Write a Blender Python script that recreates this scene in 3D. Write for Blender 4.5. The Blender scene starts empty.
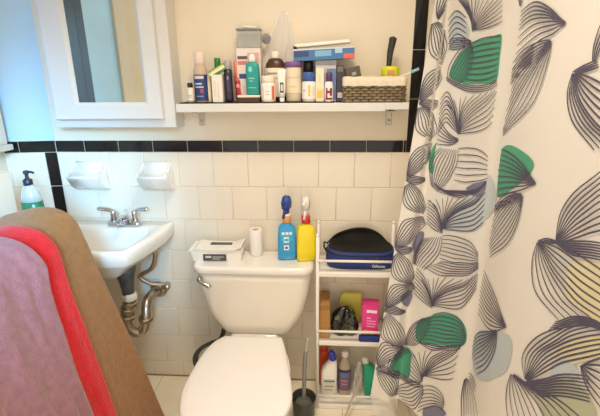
import bpy, bmesh, math, random
from mathutils import Vector, Matrix
random.seed(7)
C = bpy.context.scene.collection
PI = math.pi

# ------------------------------------------------------------------ camera
cam_d = bpy.data.cameras.new('camera'); cam = bpy.data.objects.new('camera', cam_d); C.objects.link(cam)
pitch, yaw, roll = 0.300799, -0.0633463, -0.00964746
fw = Vector((math.sin(yaw)*math.cos(pitch), math.cos(yaw)*math.cos(pitch), -math.sin(pitch)))
r0 = Vector((math.cos(yaw), -math.sin(yaw), 0)); u0 = r0.cross(fw)
rt = r0*math.cos(roll) + u0*math.sin(roll); up = u0*math.cos(roll) - r0*math.sin(roll)
M4 = Matrix((rt, up, -fw)).transposed().to_4x4(); M4.translation = (0, -1.7813, 1.464)
cam.matrix_world = M4
cam_d.sensor_fit = 'HORIZONTAL'; cam_d.sensor_width = 36; cam_d.lens = 419.52/600*36
cam_d.clip_start = 0.02
bpy.context.scene.camera = cam

# ------------------------------------------------------------------ light
def lin(h):
    h = h.lstrip('#'); v = [int(h[i:i+2], 16)/255 for i in (0, 2, 4)]
    return tuple(c/12.92 if c <= .04045 else ((c+.055)/1.055)**2.4 for c in v) + (1.0,)
w = bpy.data.worlds.new('world'); bpy.context.scene.world = w; w.use_nodes = True
w.node_tree.nodes['Background'].inputs[0].default_value = (1.0, 0.90, 0.76, 1)
w.node_tree.nodes['Background'].inputs[1].default_value = 1.2
def area(name, loc, target, size, power, col, spread=180, size_y=None):
    l = bpy.data.lights.new(name, 'AREA'); o = bpy.data.objects.new(name, l); C.objects.link(o)
    l.size = size; l.energy = power; l.color = col; l.spread = math.radians(spread)
    if size_y: l.shape = 'RECTANGLE'; l.size_y = size_y
    o.location = loc; o.rotation_euler = (Vector(target)-Vector(loc)).to_track_quat('-Z', 'Y').to_euler()
    return o
area('ceiling_lamp_light', (-.05, -.95, 2.44), (-.1, -.72, 0), .35, 9, (1.0, .86, .68), 116)
area('added_blue_fill_light', (-.25, -2.30, 1.75), (-1.22, -.1, .92), .6, 3.7, (.26, .62, 1.0), 32)  # unseen blue lamp, added to tint the left corner and sink
vs = bpy.context.scene.view_settings
vs.view_transform = 'Standard'; vs.look = 'None'; vs.gamma = 1; vs.exposure = 0.15; vs.use_curve_mapping = False

# ------------------------------------------------------------------ materials
MATS = {}
def mat(name, col, rough=.5, metal=0, var=0, vscale=8, bump=0, bscale=60, emit=0, alpha=1, trans=0, coat=0, sheen=0, sss=0):
    if name in MATS: return MATS[name]
    m = bpy.data.materials.new(name); m.use_nodes = True; nt = m.node_tree; b = nt.nodes['Principled BSDF']
    c = lin(col) if isinstance(col, str) else col
    b.inputs['Base Color'].default_value = c; b.inputs['Roughness'].default_value = rough
    b.inputs['Metallic'].default_value = metal; b.inputs['Alpha'].default_value = alpha
    b.inputs['Transmission Weight'].default_value = trans; b.inputs['Coat Weight'].default_value = coat
    b.inputs['Sheen Weight'].default_value = sheen
    tc = nt.nodes.new('ShaderNodeTexCoord')
    n = nt.nodes.new('ShaderNodeTexNoise'); n.inputs['Scale'].default_value = vscale; n.inputs['Detail'].default_value = 5
    nt.links.new(tc.outputs['Object'], n.inputs['Vector'])
    v = var if var else .03
    ramp = nt.nodes.new('ShaderNodeValToRGB')
    ramp.color_ramp.elements[0].position = .3; ramp.color_ramp.elements[1].position = .7
    ramp.color_ramp.elements[0].color = tuple(max(0, x*(1-v)) for x in c[:3]) + (1,)
    ramp.color_ramp.elements[1].color = tuple(min(1, x*(1+v)) for x in c[:3]) + (1,)
    nt.links.new(n.outputs['Fac'], ramp.inputs['Fac']); nt.links.new(ramp.outputs['Color'], b.inputs['Base Color'])
    if bump:
        n2 = nt.nodes.new('ShaderNodeTexNoise'); n2.inputs['Scale'].default_value = bscale; n2.inputs['Detail'].default_value = 4
        nt.links.new(tc.outputs['Object'], n2.inputs['Vector'])
        bp = nt.nodes.new('ShaderNodeBump'); bp.inputs['Strength'].default_value = bump; bp.inputs['Distance'].default_value = .004
        nt.links.new(n2.outputs['Fac'], bp.inputs['Height']); nt.links.new(bp.outputs['Normal'], b.inputs['Normal'])
    if emit:
        b.inputs['Emission Color'].default_value = c; b.inputs['Emission Strength'].default_value = emit
    MATS[name] = m
    return m

# ------------------------------------------------------------------ mesh helpers
def nb(): return bmesh.new()
def setmi(fs, mi, smooth=False):
    for f in fs: f.material_index = mi; f.smooth = smooth
def box(bm, x0, x1, y0, y1, z0, z1, mi=0, bev=0, seg=2, rot=None, piv=None):
    t = bmesh.new()
    bmesh.ops.create_cube(t, size=1)
    for v in t.verts:
        v.co = Vector((x0+(v.co.x+.5)*(x1-x0), y0+(v.co.y+.5)*(y1-y0), z0+(v.co.z+.5)*(z1-z0)))
    if bev:
        bmesh.ops.bevel(t, geom=t.edges[:], offset=bev, segments=seg, profile=.5, affect='EDGES', clamp_overlap=True)
    t.normal_update()
    for f in t.faces: f.smooth = bool(bev) and max(abs(c) for c in f.normal) < .999
    join(bm, t, mi, False, rot, piv or ((x0+x1)/2, (y0+y1)/2, z0))
def join(bm, t, mi=None, smooth=False, rot=None, piv=(0, 0, 0)):
    if rot is not None:
        R = rot if isinstance(rot, Matrix) else Matrix.Rotation(rot[2], 3, 'Z') @ Matrix.Rotation(rot[1], 3, 'Y') @ Matrix.Rotation(rot[0], 3, 'X')
        p = Vector(piv)
        for v in t.verts: v.co = p + R @ (v.co-p)
    mp = {}
    for v in t.verts: mp[v] = bm.verts.new(v.co)
    for f in t.faces:
        try:
            g = bm.faces.new([mp[v] for v in f.verts]); g.material_index = f.material_index if mi is None else mi; g.smooth = smooth or f.smooth
        except ValueError: pass
    t.free()
def rings(bm, rs, mi=0, cap=True, smooth=True, closed=True):
    vr = [[bm.verts.new(p) for p in r] for r in rs]; n = len(rs[0])
    for a, b in zip(vr, vr[1:]):
        for i in range(n if closed else n-1):
            try:
                f = bm.faces.new((a[i], a[(i+1) % n], b[(i+1) % n], b[i])); f.material_index = mi; f.smooth = smooth
            except ValueError: pass
    if cap:
        for r in (vr[0][::-1], vr[-1]):
            try:
                f = bm.faces.new(r); f.material_index = mi
            except ValueError: pass
    return vr
def lathe(bm, prof, c=(0, 0, 0), seg=24, mi=0, sx=1, sy=1, cap=True, tilt=None, smooth=True):
    t = bmesh.new()
    rings(t, [[(c[0]+r*sx*math.cos(2*PI*k/seg), c[1]+r*sy*math.sin(2*PI*k/seg), c[2]+z) for k in range(seg)] for r, z in prof], mi, cap, smooth)
    bmesh.ops.recalc_face_normals(t, faces=t.faces)
    join(bm, t, None, False, tilt, c)
def rrect(cx, cy, z, hx, hy, r, n=5):
    pts = []
    r = min(r, hx*.999, hy*.999)
    for (sx, sy, a0) in ((1, 1, 0), (-1, 1, PI/2), (-1, -1, PI), (1, -1, 1.5*PI)):
        for k in range(n+1):
            a = a0+PI/2*k/n
            pts.append((cx+sx*(hx-r)+r*math.cos(a), cy+sy*(hy-r)+r*math.sin(a), z))
    return pts
def rloft(bm, secs, mi=0, n=5, tilt=None, piv=(0, 0, 0), smooth=True):   # secs: (cx,cy,z,hx,hy,r)
    t = bmesh.new(); rings(t, [rrect(*s, n=n) for s in secs], mi, True, smooth)
    bmesh.ops.recalc_face_normals(t, faces=t.faces); join(bm, t, None, False, tilt, piv)
def smooth_path(pts, per=6):
    P = [Vector(p) for p in pts]; out = []
    for i in range(len(P)-1):
        a = P[i-1] if i else P[0]*2-P[1]; b, c = P[i], P[i+1]; d = P[i+2] if i+2 < len(P) else P[-1]*2-P[-2]
        for k in range(per):
            t = k/per
            out.append(.5*((2*b)+(c-a)*t+(2*a-5*b+4*c-d)*t*t+(3*b-a-3*c+d)*t**3))
    out.append(P[-1]); return out
def tube(bm, pts, r, mi=0, seg=10, sm=True, flat=1):
    P = smooth_path(pts) if sm and len(pts) > 2 else [Vector(p) for p in pts]
    n = len(P); rs = []
    T0 = (P[1]-P[0]).normalized(); N = T0.orthogonal().normalized()
    for i, p in enumerate(P):
        T = (P[min(i+1, n-1)]-P[max(i-1, 0)]).normalized()
        N = (N-T*N.dot(T)).normalized(); Bv = T.cross(N)
        rr = r(i/(n-1)) if callable(r) else r
        rs.append([p+(N*math.cos(2*PI*k/seg)+Bv*flat*math.sin(2*PI*k/seg))*rr for k in range(seg)])
    t = bmesh.new(); rings(t, rs, mi); bmesh.ops.recalc_face_normals(t, faces=t.faces); join(bm, t, None)
def prism(bm, poly, y0, y1, mi=0, bev=0, smooth=False):          # poly in (x,z), extruded along y
    t = bmesh.new()
    a = [t.verts.new((p[0], y0, p[1])) for p in poly]; b = [t.verts.new((p[0], y1, p[1])) for p in poly]
    t.faces.new(a); t.faces.new(b[::-1])
    for i in range(len(poly)): t.faces.new((a[i], b[i], b[(i+1) % len(poly)], a[(i+1) % len(poly)]))
    bmesh.ops.recalc_face_normals(t, faces=t.faces)
    if bev: bmesh.ops.bevel(t, geom=[e for e in t.edges], offset=bev, segments=2, affect='EDGES', clamp_overlap=True)
    join(bm, t, mi, smooth)
def ball(bm, c, r, mi=0, s=(1, 1, 1), seg=20):
    lathe(bm, [(r*math.sin(PI*k/12)+1e-5, -r*math.cos(PI*k/12)*s[2]/1) for k in range(13)], c, seg, mi, s[0], s[1])

# ------------------------------------------------------------------ object helpers
LOC = {}
def obj(name, bm, ms, parent=None, subsurf=0):
    me = bpy.data.meshes.new(name)
    bmesh.ops.remove_doubles(bm, verts=bm.verts, dist=1e-6)
    off = Vector((0, 0, 0))
    if parent is not None: off = LOC[parent.name]
    else:
        xs = [v.co for v in bm.verts]
        off = Vector(((min(v.x for v in xs)+max(v.x for v in xs))/2, (min(v.y for v in xs)+max(v.y for v in xs))/2, min(v.z for v in xs)))
    for v in bm.verts: v.co -= off
    bm.to_mesh(me); bm.free()
    for m in (ms if isinstance(ms, (list, tuple)) else [ms]): me.materials.append(m)
    o = bpy.data.objects.new(name, me); C.objects.link(o)
    LOC[o.name] = off
    if parent is not None: o.parent = parent
    else: o.location = off
    if subsurf:
        s = o.modifiers.new('subdivision', 'SUBSURF'); s.levels = subsurf; s.render_levels = subsurf
    return o
def tag(o, label, cat, group=None, kind=None):
    o['label'] = label; o['category'] = cat
    if group: o['group'] = group
    if kind: o['kind'] = kind
    return o
def thing(name, label, cat, loc, group=None):
    o = bpy.data.objects.new(name, None); C.objects.link(o); o.location = loc; o.empty_display_size = .05
    LOC[o.name] = Vector(loc)
    return tag(o, label, cat, group)
def struct(name, bm, ms):
    o = obj(name, bm, ms); o['kind'] = 'structure'; return o
def dup(root, loc, label, group=None):
    r = root.copy(); C.objects.link(r); r.location = loc; r['label'] = label
    if group: r['group'] = group
    LOC[r.name] = Vector(loc)
    for ch in list(root.children):
        c = ch.copy(); C.objects.link(c); c.parent = r
        for g in list(ch.children):
            d = g.copy(); C.objects.link(d); d.parent = c
    return r
def text(name, s, loc, size, m, parent, rot=(PI/2, 0, 0), extrude=.0003):
    cu = bpy.data.curves.new(name, 'FONT'); cu.body = s; cu.size = size; cu.extrude = extrude; cu.align_x = 'CENTER'; cu.align_y = 'CENTER'
    tmp = bpy.data.objects.new('lettering_curve', cu); C.objects.link(tmp)
    dg = bpy.context.evaluated_depsgraph_get(); me = bpy.data.meshes.new_from_object(tmp.evaluated_get(dg))
    bpy.data.objects.remove(tmp); bpy.data.curves.remove(cu)
    o = bpy.data.objects.new(name, me); C.objects.link(o); me.materials.clear(); me.materials.append(m)
    o.parent = parent; o.location = Vector(loc)-LOC[parent.name]; o.rotation_euler = rot
    return o

# ------------------------------------------------------------------ palette
PAINT = mat('cream_wall_paint', '#efe2cb', .6, var=.03, vscale=3, bump=.05, bscale=25)
PAINTB = mat('daylight_tinted_paint', '#c2e0f3', .55, var=.03, vscale=3, bump=.05, bscale=25)  # blue cast of daylight put into the corner wall's colour
TILE = mat('white_glazed_tile', '#ece2d0', .18, var=.03, vscale=4, coat=.3)
GROUT = mat('pale_grout', '#ddd0bb', .8, var=.06, vscale=20)
BLACK = mat('black_glazed_tile', '#121215', .12, var=.3, vscale=20)
FTILE = mat('cream_floor_tile', '#f6ecd6', .3, var=.05, vscale=6)
PORC = mat('white_porcelain', '#f2eee6', .12, coat=.5, var=.015)
PORCT = mat('ivory_porcelain', '#ebe4d6', .14, coat=.5, var=.015)
LIDM = mat('white_seat_plastic', '#f4f2f0', .25, var=.01)
CHROME = mat('chrome', '#c9c9cb', .12, 1)
OLDMET = mat('worn_nickel', '#b5aa98', .3, 1, var=.25, vscale=30)
DKMET = mat('dull_grey_pipe', '#5b5e5c', .45, .6, var=.2, vscale=30)
WOODW = mat('white_gloss_paint', '#dedcd7', .3, var=.02, vscale=5)
WOODC = mat('ivory_gloss_paint', '#eee3cf', .35, var=.03, vscale=5)
MIRROR = mat('mirror_glass', '#dfe6e4', .02, 1)
WHITE = mat('white_plastic', '#f3efe8', .35, var=.02)
RACKM = mat('white_coated_metal', '#f1ebe2', .35, var=.02)
TEALD = mat('dark_teal_sash_paint', '#2e4d62', .4, var=.1)

# ------------------------------------------------------------------ the setting
def tiles(bm, x0, x1, z0, z1, px, pz, mi, off=0, y=-.006, row_off=.5, plane='y', base=0, sgn=1, depth=.006, bev=.0015):
    g = .0022; r = 0; z = z1
    while z > z0+.004:
        zb = max(z-pz, z0); x = x0-((off + (row_off*px if r % 2 else 0)) % px)
        while x < x1-.003:
            a, b = max(x, x0)+g/2, min(x+px, x1)-g/2
            if b-a > .006:
                t = bmesh.new()
                box(t, a, b, -depth, 0, zb+g/2, z-g/2, mi, bev, 1)
                if plane == 'x':
                    for v in t.verts: v.co = Vector((base - sgn*v.co.y if sgn > 0 else base+v.co.y, v.co.x, v.co.z))
                    bmesh.ops.recalc_face_normals(t, faces=t.faces)
                else:
                    for v in t.verts: v.co.y += base
                join(bm, t, mi, False)
            x += px
        z = zb; r += 1
XL, XW, XR, YF, ZC = -1.188, -1.40, 1.15, -2.30, 2.50
ZL = 1.1605
bm = nb()
box(bm, XL, XR+.08, .0, .08, -.08, ZC, 0)
box(bm, XL, XR, -.0035, 0, 0, ZL+.051, 1)
box(bm, .335, XR, -.0035, 0, ZL, ZC, 1)
tiles(bm, XL, XR, .0, ZL, .1535, .1535, 2, off=.0705)
tiles(bm, XL, .335, ZL, ZL+.051, .1535, .051, 3, off=.0235)
tiles(bm, .335, .386, ZL, ZC, .06, .187, 3, off=0, row_off=0)
tiles(bm, .386, XR, ZL, ZC, .1535, .1535, 2, off=.05)
struct('wall_back', bm, [PAINT, GROUT, TILE, BLACK])
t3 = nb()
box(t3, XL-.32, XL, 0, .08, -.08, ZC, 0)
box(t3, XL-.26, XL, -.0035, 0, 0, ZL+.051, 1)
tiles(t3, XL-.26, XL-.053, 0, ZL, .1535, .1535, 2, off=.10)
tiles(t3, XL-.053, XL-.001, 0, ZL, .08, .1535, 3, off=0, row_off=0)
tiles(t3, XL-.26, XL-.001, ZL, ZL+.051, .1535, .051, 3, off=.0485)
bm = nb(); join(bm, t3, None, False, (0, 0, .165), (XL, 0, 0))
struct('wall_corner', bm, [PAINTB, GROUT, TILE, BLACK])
bm = nb()
box(bm, XW-.08, XW, YF, .06, -.08, ZC, 0)
struct('wall_left', bm, [PAINT])
bm = nb(); box(bm, XR, XR+.08, YF, 0, -.08, ZC, 0)
tiles(bm, YF, -.007, 0, ZC-.3, .1535, .1535, 1, plane='x', base=XR, sgn=-1)
struct('wall_right', bm, [PAINT, TILE])
bm = nb(); box(bm, XW-.08, XR+.08, YF, .08, -.10, -.006, 0)
def floor_tiles(bm):
    s = .305; y = -.012
    x0 = -.829 - s*3
    for i in range(9):
        for j in range(8):
            a, b = x0+i*s, x0+(i+1)*s; c, d = y-(j+1)*s, y-j*s
            a, b, c = max(a, XW+.004), min(b, XR-.008), max(c, YF)
            if b-a > .01 and d-c > .01: box(bm, a+.0012, b-.0012, c+.0012, d-.0012, -.006, 0, 1, .001, 1)
floor_tiles(bm)
struct('floor', bm, [mat('brown_grout', '#b7a687', .9), FTILE])
bm = nb(); box(bm, XW-.08, XR+.08, YF, .08, ZC, ZC+.08, 0); struct('ceiling', bm, PAINT)

# window in the left wall
win = bpy.data.objects.new('window_1', None); C.objects.link(win); win.location = (XW, -.75, 1.17); LOC['window_1'] = Vector(win.location)
win['kind'] = 'structure'; win['label'] = 'window in the left wall with cream casing and dark sash'
y0, y1, z0, z1 = -1.48, -.062, 1.205, 2.2
bm = nb()
box(bm, XW, XW+.040, y1-.10, y1, z0, z1, 0, .004); box(bm, XW, XW+.03, y0, y0+.16, z0, z1, 0, .004)
box(bm, XW, XW+.03, y0+.16, y1-.10, z1-.10, z1, 0, .004)
obj('casing', bm, WOODC, win)
bm = nb(); box(bm, XW, XW+.06, y0-.02, y1+.004, 1.180, z0, 0, .004); obj('sill', bm, WOODC, win)
bm = nb()
box(bm, XW+.001, XW+.030, -.865, -.77, z0+.001, z1-.10, 0, .004); box(bm, XW+.001, XW+.024, -.955, -.872, z0+.001, z1-.10, 0, .004)
obj('sash', bm, TEALD, win)
for ya, yb in ((-1.319, -.956), (-.769, -.163)):
    bm = nb(); box(bm, XW+.001, XW+.010, ya, yb, z0+.001, z1-.10, 0); obj('pane', bm, mat('boosted_daylit_glass', '#8cc4ff', .3, emit=.6) if ya > -.8 else mat('frosted_daylit_glass', '#9fc6dc', .3, emit=.36), win)  # near pane's glow raised and made bluer to light the corner

# ------------------------------------------------------------------ medicine cabinet
cab = thing('medicine_cabinet', 'white mirrored medicine cabinet mounted on the wall above the sink', 'cabinet', (-.85, -.06, 1.277))
bm = nb(); box(bm, -1.112, -.602, -.10, -.001, 1.277, 2.06, 0, .003); obj('body', bm, WOODW, cab)
X0, X1, Z0, Z1 = -1.085, -.645, 1.312, 2.03
mx0, mx1, mz0, mz1 = -.985, -.711, 1.378, 1.965
bm = nb()
def frame(bm, X0, X1, Z0, Z1, mx0, mx1, mz0, mz1, ya, yb, yi, mi=0):
    o = [(X0, Z0), (X1, Z0), (X1, Z1), (X0, Z1)]; e = .004
    o2 = [(X0+e, Z0+e), (X1-e, Z0+e), (X1-e, Z1-e), (X0+e, Z1-e)]
    b = .012
    i1 = [(mx0-b, mz0-b), (mx1+b, mz0-b), (mx1+b, mz1+b), (mx0-b, mz1+b)]; i2 = [(mx0, mz0), (mx1, mz0), (mx1, mz1), (mx0, mz1)]
    R = [[(x, ya, z) for x, z in o], [(x, yb+e, z) for x, z in o], [(x, yb, z) for x, z in o2], [(x, yb, z) for x, z in i1], [(x, yi, z) for x, z in i2], [(x, ya, z) for x, z in i2]]
    rings(bm, R, mi, cap=False, smooth=False)
frame(bm, X0, X1, Z0, Z1, mx0, mx1, mz0, mz1, -.1005, -.128, -.118)
bmesh.ops.recalc_face_normals(bm, faces=bm.faces)
door = obj('door', bm, WOODW, cab); LOC[door.name] = LOC[cab.name]
bm = nb(); box(bm, mx0-.002, mx1+.002, -.115, -.1008, mz0-.002, mz1+.002, 0); obj('mirror', bm, MIRROR, door)

# ------------------------------------------------------------------ wall shelf
sh = thing('wall_shelf', 'long white wooden wall shelf crowded with bottles above the black tile row', 'shelf', (-.14, -.07, 1.337))
ZS = 1.372
bm = nb(); box(bm, -.585, .225, -.14, -.001, 1.339, ZS, 0, .003); box(bm, .215, .312, -.136, -.001, 1.345, ZS, 0, .003)
obj('board', bm, WOODW, sh)
for bx in (-.525, .257):
    bm = nb(); box(bm, bx-.012, bx+.012, -.005, -.001, 1.275, 1.338, 0, .002); box(bm, bx-.012, bx+.012, -.10, -.001, 1.334, 1.3385, 0, .001)
    lathe(bm, [(0.0001, -.003), (.004, -.002), (.004, 0)], (bx, -.005, 1.295), 10, 0, tilt=(PI/2, 0, 0))
    obj('bracket', bm, mat('pale_zinc', '#bdb6aa', .4, .7), sh)
bm = nb(); box(bm, -.572, .03, -.134, -.01, ZS, ZS+.0035, 0, .001)
tag(obj('shelf_liner', bm, mat('dark_brown_liner', '#2c241f', .8, var=.2)), 'thin dark liner mat lying on the shelf board under the bottles', 'liner')
ZI = ZS+.0037

# ------------------------------------------------------------------ things on the shelf
GS = 'toiletries on the wall shelf'
def P(col, rough=.35, **k): return mat('plastic_'+col.lstrip('#'), col, rough, **k)
def bottle(name, label, cat, x, y, z, body, cap, bcol, ccol, sx=1, sy=1, tilt=None, lab=None, labcol=None, marks=(), round_=True, cname='cap', neck=None, bmat=None, group=GS):
    """body / cap / neck: lathe profiles (r, z) from z; lab: (z0, z1, extra radius)"""
    t = thing(name, label, cat, (x, y, z), group)
    bm = nb(); lathe(bm, body, (x, y, z), 28, 0, sx, sy, tilt=tilt); b = obj('body', bm, bmat or P(bcol), t); LOC[b.name] = LOC[t.name]
    bm = nb()
    tt = bmesh.new(); lathe(tt, cap, (x, y, z), 28, 0, sx if sx < 1 else 1, sy if sy < 1 else 1)
    zz = [v.co.z for v in tt.verts]; zm = (max(zz)+min(zz))/2
    for v in tt.verts:                                       # fine ribs on the cap
        a = math.atan2(v.co.y-y, v.co.x-x); k = 1-.02*(math.sin(a*14) > 0); v.co.x = x+(v.co.x-x)*k; v.co.y = y+(v.co.y-y)*k
    join(bm, tt, None, False, tilt, (x, y, z)); obj(cname, bm, P(ccol), t)
    if neck:
        bm = nb(); lathe(bm, neck[0], (x, y, z), 24, 0, sx, sy, tilt=tilt); obj('neck', bm, neck[1], t)
    if lab:
        z0, z1, R = lab[:3]
        bm = nb(); n = 20; a0 = lab[3] if len(lab) > 3 else PI*1.05; t2 = bmesh.new()
        def patch(zz0, zz1, A0, A1, R2, mi, n=14):
            va = []
            for k in range(n+1):
                a = -PI/2+A0+(A1-A0)*k/n
                va.append([t2.verts.new((x+R2*sx*math.cos(a), y+R2*sy*math.sin(a), z+q)) for q in (zz0, zz1)])
            for p, q in zip(va, va[1:]):
                f = t2.faces.new((p[0], q[0], q[1], p[1])); f.material_index = mi; f.smooth = True
        patch(z0, z1, -a0, a0, R+.0006, 0, 28)
        mm = [P(labcol)]
        for (f0, f1, g0, g1, mc) in marks:                   # printed blocks: angle fractions and height fractions
            mm.append(P(mc)); patch(z0+(z1-z0)*g0, z0+(z1-z0)*g1, f0, f1, R+.0011, len(mm)-1)
        join(bm, t2, None, False, tilt, (x, y, z)); obj('label', bm, mm, t)
    return t
def carton(name, label, cat, x0, x1, y0, y1, z0, z1, col, marks=(), rot=None, group=GS, piv=None, flaps=True):
    """a printed carton: marks are (u0,u1,v0,v1,colour) on its front face"""
    t = thing(name, label, cat, ((x0+x1)/2, (y0+y1)/2, z0), group)
    bm = nb(); pv = piv or ((x0+x1)/2, (y0+y1)/2, z0)
    box(bm, x0, x1, y0, y1, z0, z1, 0, .0012, 2, rot, pv)
    b = obj('box', bm, P(col, .5), t)
    if flaps:
        bm = nb(); box(bm, x0+.001, x1-.001, y0-.0004, y0+.0006, z1-.006, z1-.0008, 0, 0, 1, rot, pv); box(bm, x0+.001, x1-.001, y0+.002, y1-.002, z1, z1+.0006, 0, 0, 1, rot, pv)
        obj('flap', bm, P(col, .55), t)
    if marks:
        bm = nb(); mm = []
        for k, (u0, u1, v0, v1, c) in enumerate(marks):
            mm.append(P(c, .5)); d = .0006+.0003*k
            box(bm, x0+(x1-x0)*u0, x0+(x1-x0)*u1, y0-d, y0+.0002, z0+(z1-z0)*v0, z0+(z1-z0)*v1, k, 0, 1, rot, pv)
        obj('print', bm, mm, t)
    return t
def cyl(r, h, b=.003, z0=0): return [(r-b, z0), (r, z0+b), (r, z0+h-b), (r-b, z0+h)]

CLEARP = mat('clear_plastic', '#f3ece4', .12, trans=.75, alpha=.55)
bottle('dropper_bottle', 'tiny cream bottle with a black cap, leftmost thing on the shelf', 'bottle', -.532, -.105, ZI, cyl(.0125, .056), cyl(.0105, .018, .002, .056), '#e9dfc4', '#23201f', lab=(.008, .045, .0125, 1.6), labcol='#f0e8cf', marks=[(-.7, .5, .3, .36, '#8a8577'), (-.7, .6, .5, .55, '#8a8577')])
bottle('mouthwash_bottle', 'clear bottle with navy label and pale pink cap near the left end of the shelf', 'bottle', -.493, -.085, ZI,
       [(.024, 0), (.027, .004), (.027, .105), (.027, .118), (.0225, .135), (.018, .145)], [(.0185, .143), (.0205, .146), (.0205, .183), (.018, .187)], '#e5cdb9', '#ecd5c8',
       sy=.7, lab=(.006, .104, .027, 2.2), labcol='#2d3f70', marks=[(-.8, .6, .84, .95, '#d9d3cf'), (-.75, .3, .62, .68, '#c9cfe0'), (-.75, .5, .5, .55, '#c9cfe0'), (.0, .45, .3, .44, '#b8455a'), (-.7, .4, .15, .19, '#8fa0cc')], bmat=mat('pinkish_clear_bottle', '#e8cdb8', .15, trans=.35))
carton('slim_carton', 'slim cream carton wedged between the navy mouthwash and the white bottle', 'box', -.474, -.455, -.088, -.05, ZI, 1.472, '#e6d6a8', [(.2, .8, .1, .8, '#efe6c8')])
t = carton('lotion_box', 'white carton below the striped tube on the shelf', 'box', -.442, -.401, -.118, -.075, ZI, 1.478, '#efe8da', [(.15, .4, .2, .8, '#e3dccb'), (.55, .62, .15, .7, '#cfc7b5')])
bottle('glue_stick', 'green capped stick standing behind the striped tube', 'stick', -.431, -.053, ZI, cyl(.0105, .12), cyl(.0125, .05, .003, .116), '#e9e3cd', '#2f7d43')
tb = thing('striped_tube', 'yellow tube with green and white stripes lying across the white carton', 'tube', (-.42, -.097, 1.4785), GS)
bm = nb(); R = Matrix.Rotation(-.50, 3, 'Y')
for k, (a, b, mi) in enumerate([(-.034, -.012, 0), (-.012, -.002, 1), (-.002, .02, 0), (.02, .034, 1)]): pass
for za, zb, mi in ((-.012, -.005, 1), (-.005, .002, 2), (.002, .008, 0), (.008, .012, 1)):
    box(bm, -.456, -.388, -.112, -.085, 1.4935+za, 1.4935+zb, mi, .0012, 1, R, (-.422, -.098, 1.4935))
obj('tube_body', bm, [P('#e6cf55'), P('#4f9a4a'), P('#f2efe2')], tb)
bottle('shaving_can', 'dark purple can with a grey cap beside the striped tube', 'can', -.382, -.09, ZI, cyl(.0165, .123, .004), cyl(.0155, .034, .004, .121), '#39303f', '#a9a39f', lab=(.01, .11, .0165, 1.2), labcol='#342c3f', marks=[(-.2, .3, .3, .9, '#4a3f63'), (-.1, .2, .75, .85, '#b9b3c4')])
bottle('pink_razor_tube', 'coral pink tube leaning behind the teal bottle', 'tube', -.345, -.052, ZI, [(.012, 0), (.014, .01), (.013, .09), (.006, .098)], [(.0085, .096), (.009, .1), (.0075, .152), (.005, .156)], '#d9556a', '#f08a72', tilt=(0, -.10, 0), lab=(.015, .08, .0142, 1.0), labcol='#c73a4d', marks=[(-.4, .4, .6, .8, '#eeb7ba')])
carton('bandage_box', 'large white and pink bandage carton standing behind the teal bottle', 'box', -.352, -.257, -.062, -.012, ZI, 1.575, '#efe3dc', [(.04, .55, .80, .86, '#70505a'), (.04, .5, .70, .77, '#d8837f'), (.08, .42, .44, .53, '#3b4a86'), (.45, .95, .74, .92, '#e2b4a8'), (.5, .95, .1, .34, '#d84a4e'), (.05, .45, .05, .3, '#e9d3cd')])
cb = thing('clear_plastic_case', 'clear grey plastic case lying on top of the bandage carton', 'case', (-.305, -.038, 1.5757), GS)
bm = nb(); box(bm, -.348, -.256, -.06, -.016, 1.5757, 1.64, 0, .004); obj('case_body', bm, mat('grey_clear_plastic', '#d3d6d1', .1, trans=.3, alpha=.5), cb)
bm = nb(); box(bm, -.350, -.254, -.062, -.014, 1.640, 1.648, 0, .003); obj('case_lid', bm, mat('grey_clear_lid', '#8f9390', .2, alpha=.85), cb)
bm = nb(); box(bm, -.325, -.272, -.05, -.025, 1.6483, 1.658, 0, .003, 2, (0, .06, .1)); tag(obj('folded_leaflet', bm, P('#f1ead9', .7)), 'small white folded paper on top of the clear case', 'paper', GS)
br = carton('brown_soap_box', 'dark brown low box with a cream top under the teal bottle', 'box', -.342, -.257, -.128, -.07, ZI, 1.393, '#4a2f26', [])
bm = nb(); box(bm, -.343, -.256, -.129, -.069, 1.3932, 1.402, 0, .002); obj('lid', bm, P('#eadfcb'), br)
# teal bottle with white flip top standing on the brown box
tl = thing('teal_bottle', 'teal rectangular bottle with a white cap standing on the brown box', 'bottle', (-.284, -.1, 1.4028), GS)
bm = nb(); rloft(bm, [(-.284, -.1, 1.4028, .022, .014, .008), (-.284, -.1, 1.408, .0255, .017, .009), (-.284, -.1, 1.50, .0255, .017, .009), (-.284, -.1, 1.516, .023, .015, .009), (-.284, -.1, 1.524, .014, .011, .008)]); obj('body', bm, P('#1f9a93'), tl)
bm = nb(); rloft(bm, [(-.284, -.1, 1.522, .0135, .0115, .006), (-.284, -.1, 1.541, .0115, .0105, .006), (-.284, -.1, 1.552, .007, .007, .005)]); obj('cap', bm, WHITE, tl)
bm = nb(); lathe(bm, [(.0001, 0), (.007, .0003), (.0075, .001)], (-.29, -.1165, 1.497), 16, 0, 1, 1.4, tilt=(PI/2, 0, 0)); box(bm, -.298, -.275, -.1178, -.116, 1.462, 1.466, 0); box(bm, -.294, -.282, -.1178, -.116, 1.452, 1.456, 0); box(bm, -.30, -.27, -.1178, -.116, 1.428, 1.431, 0); obj('print', bm, P('#8fd0c8'), tl)
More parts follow.
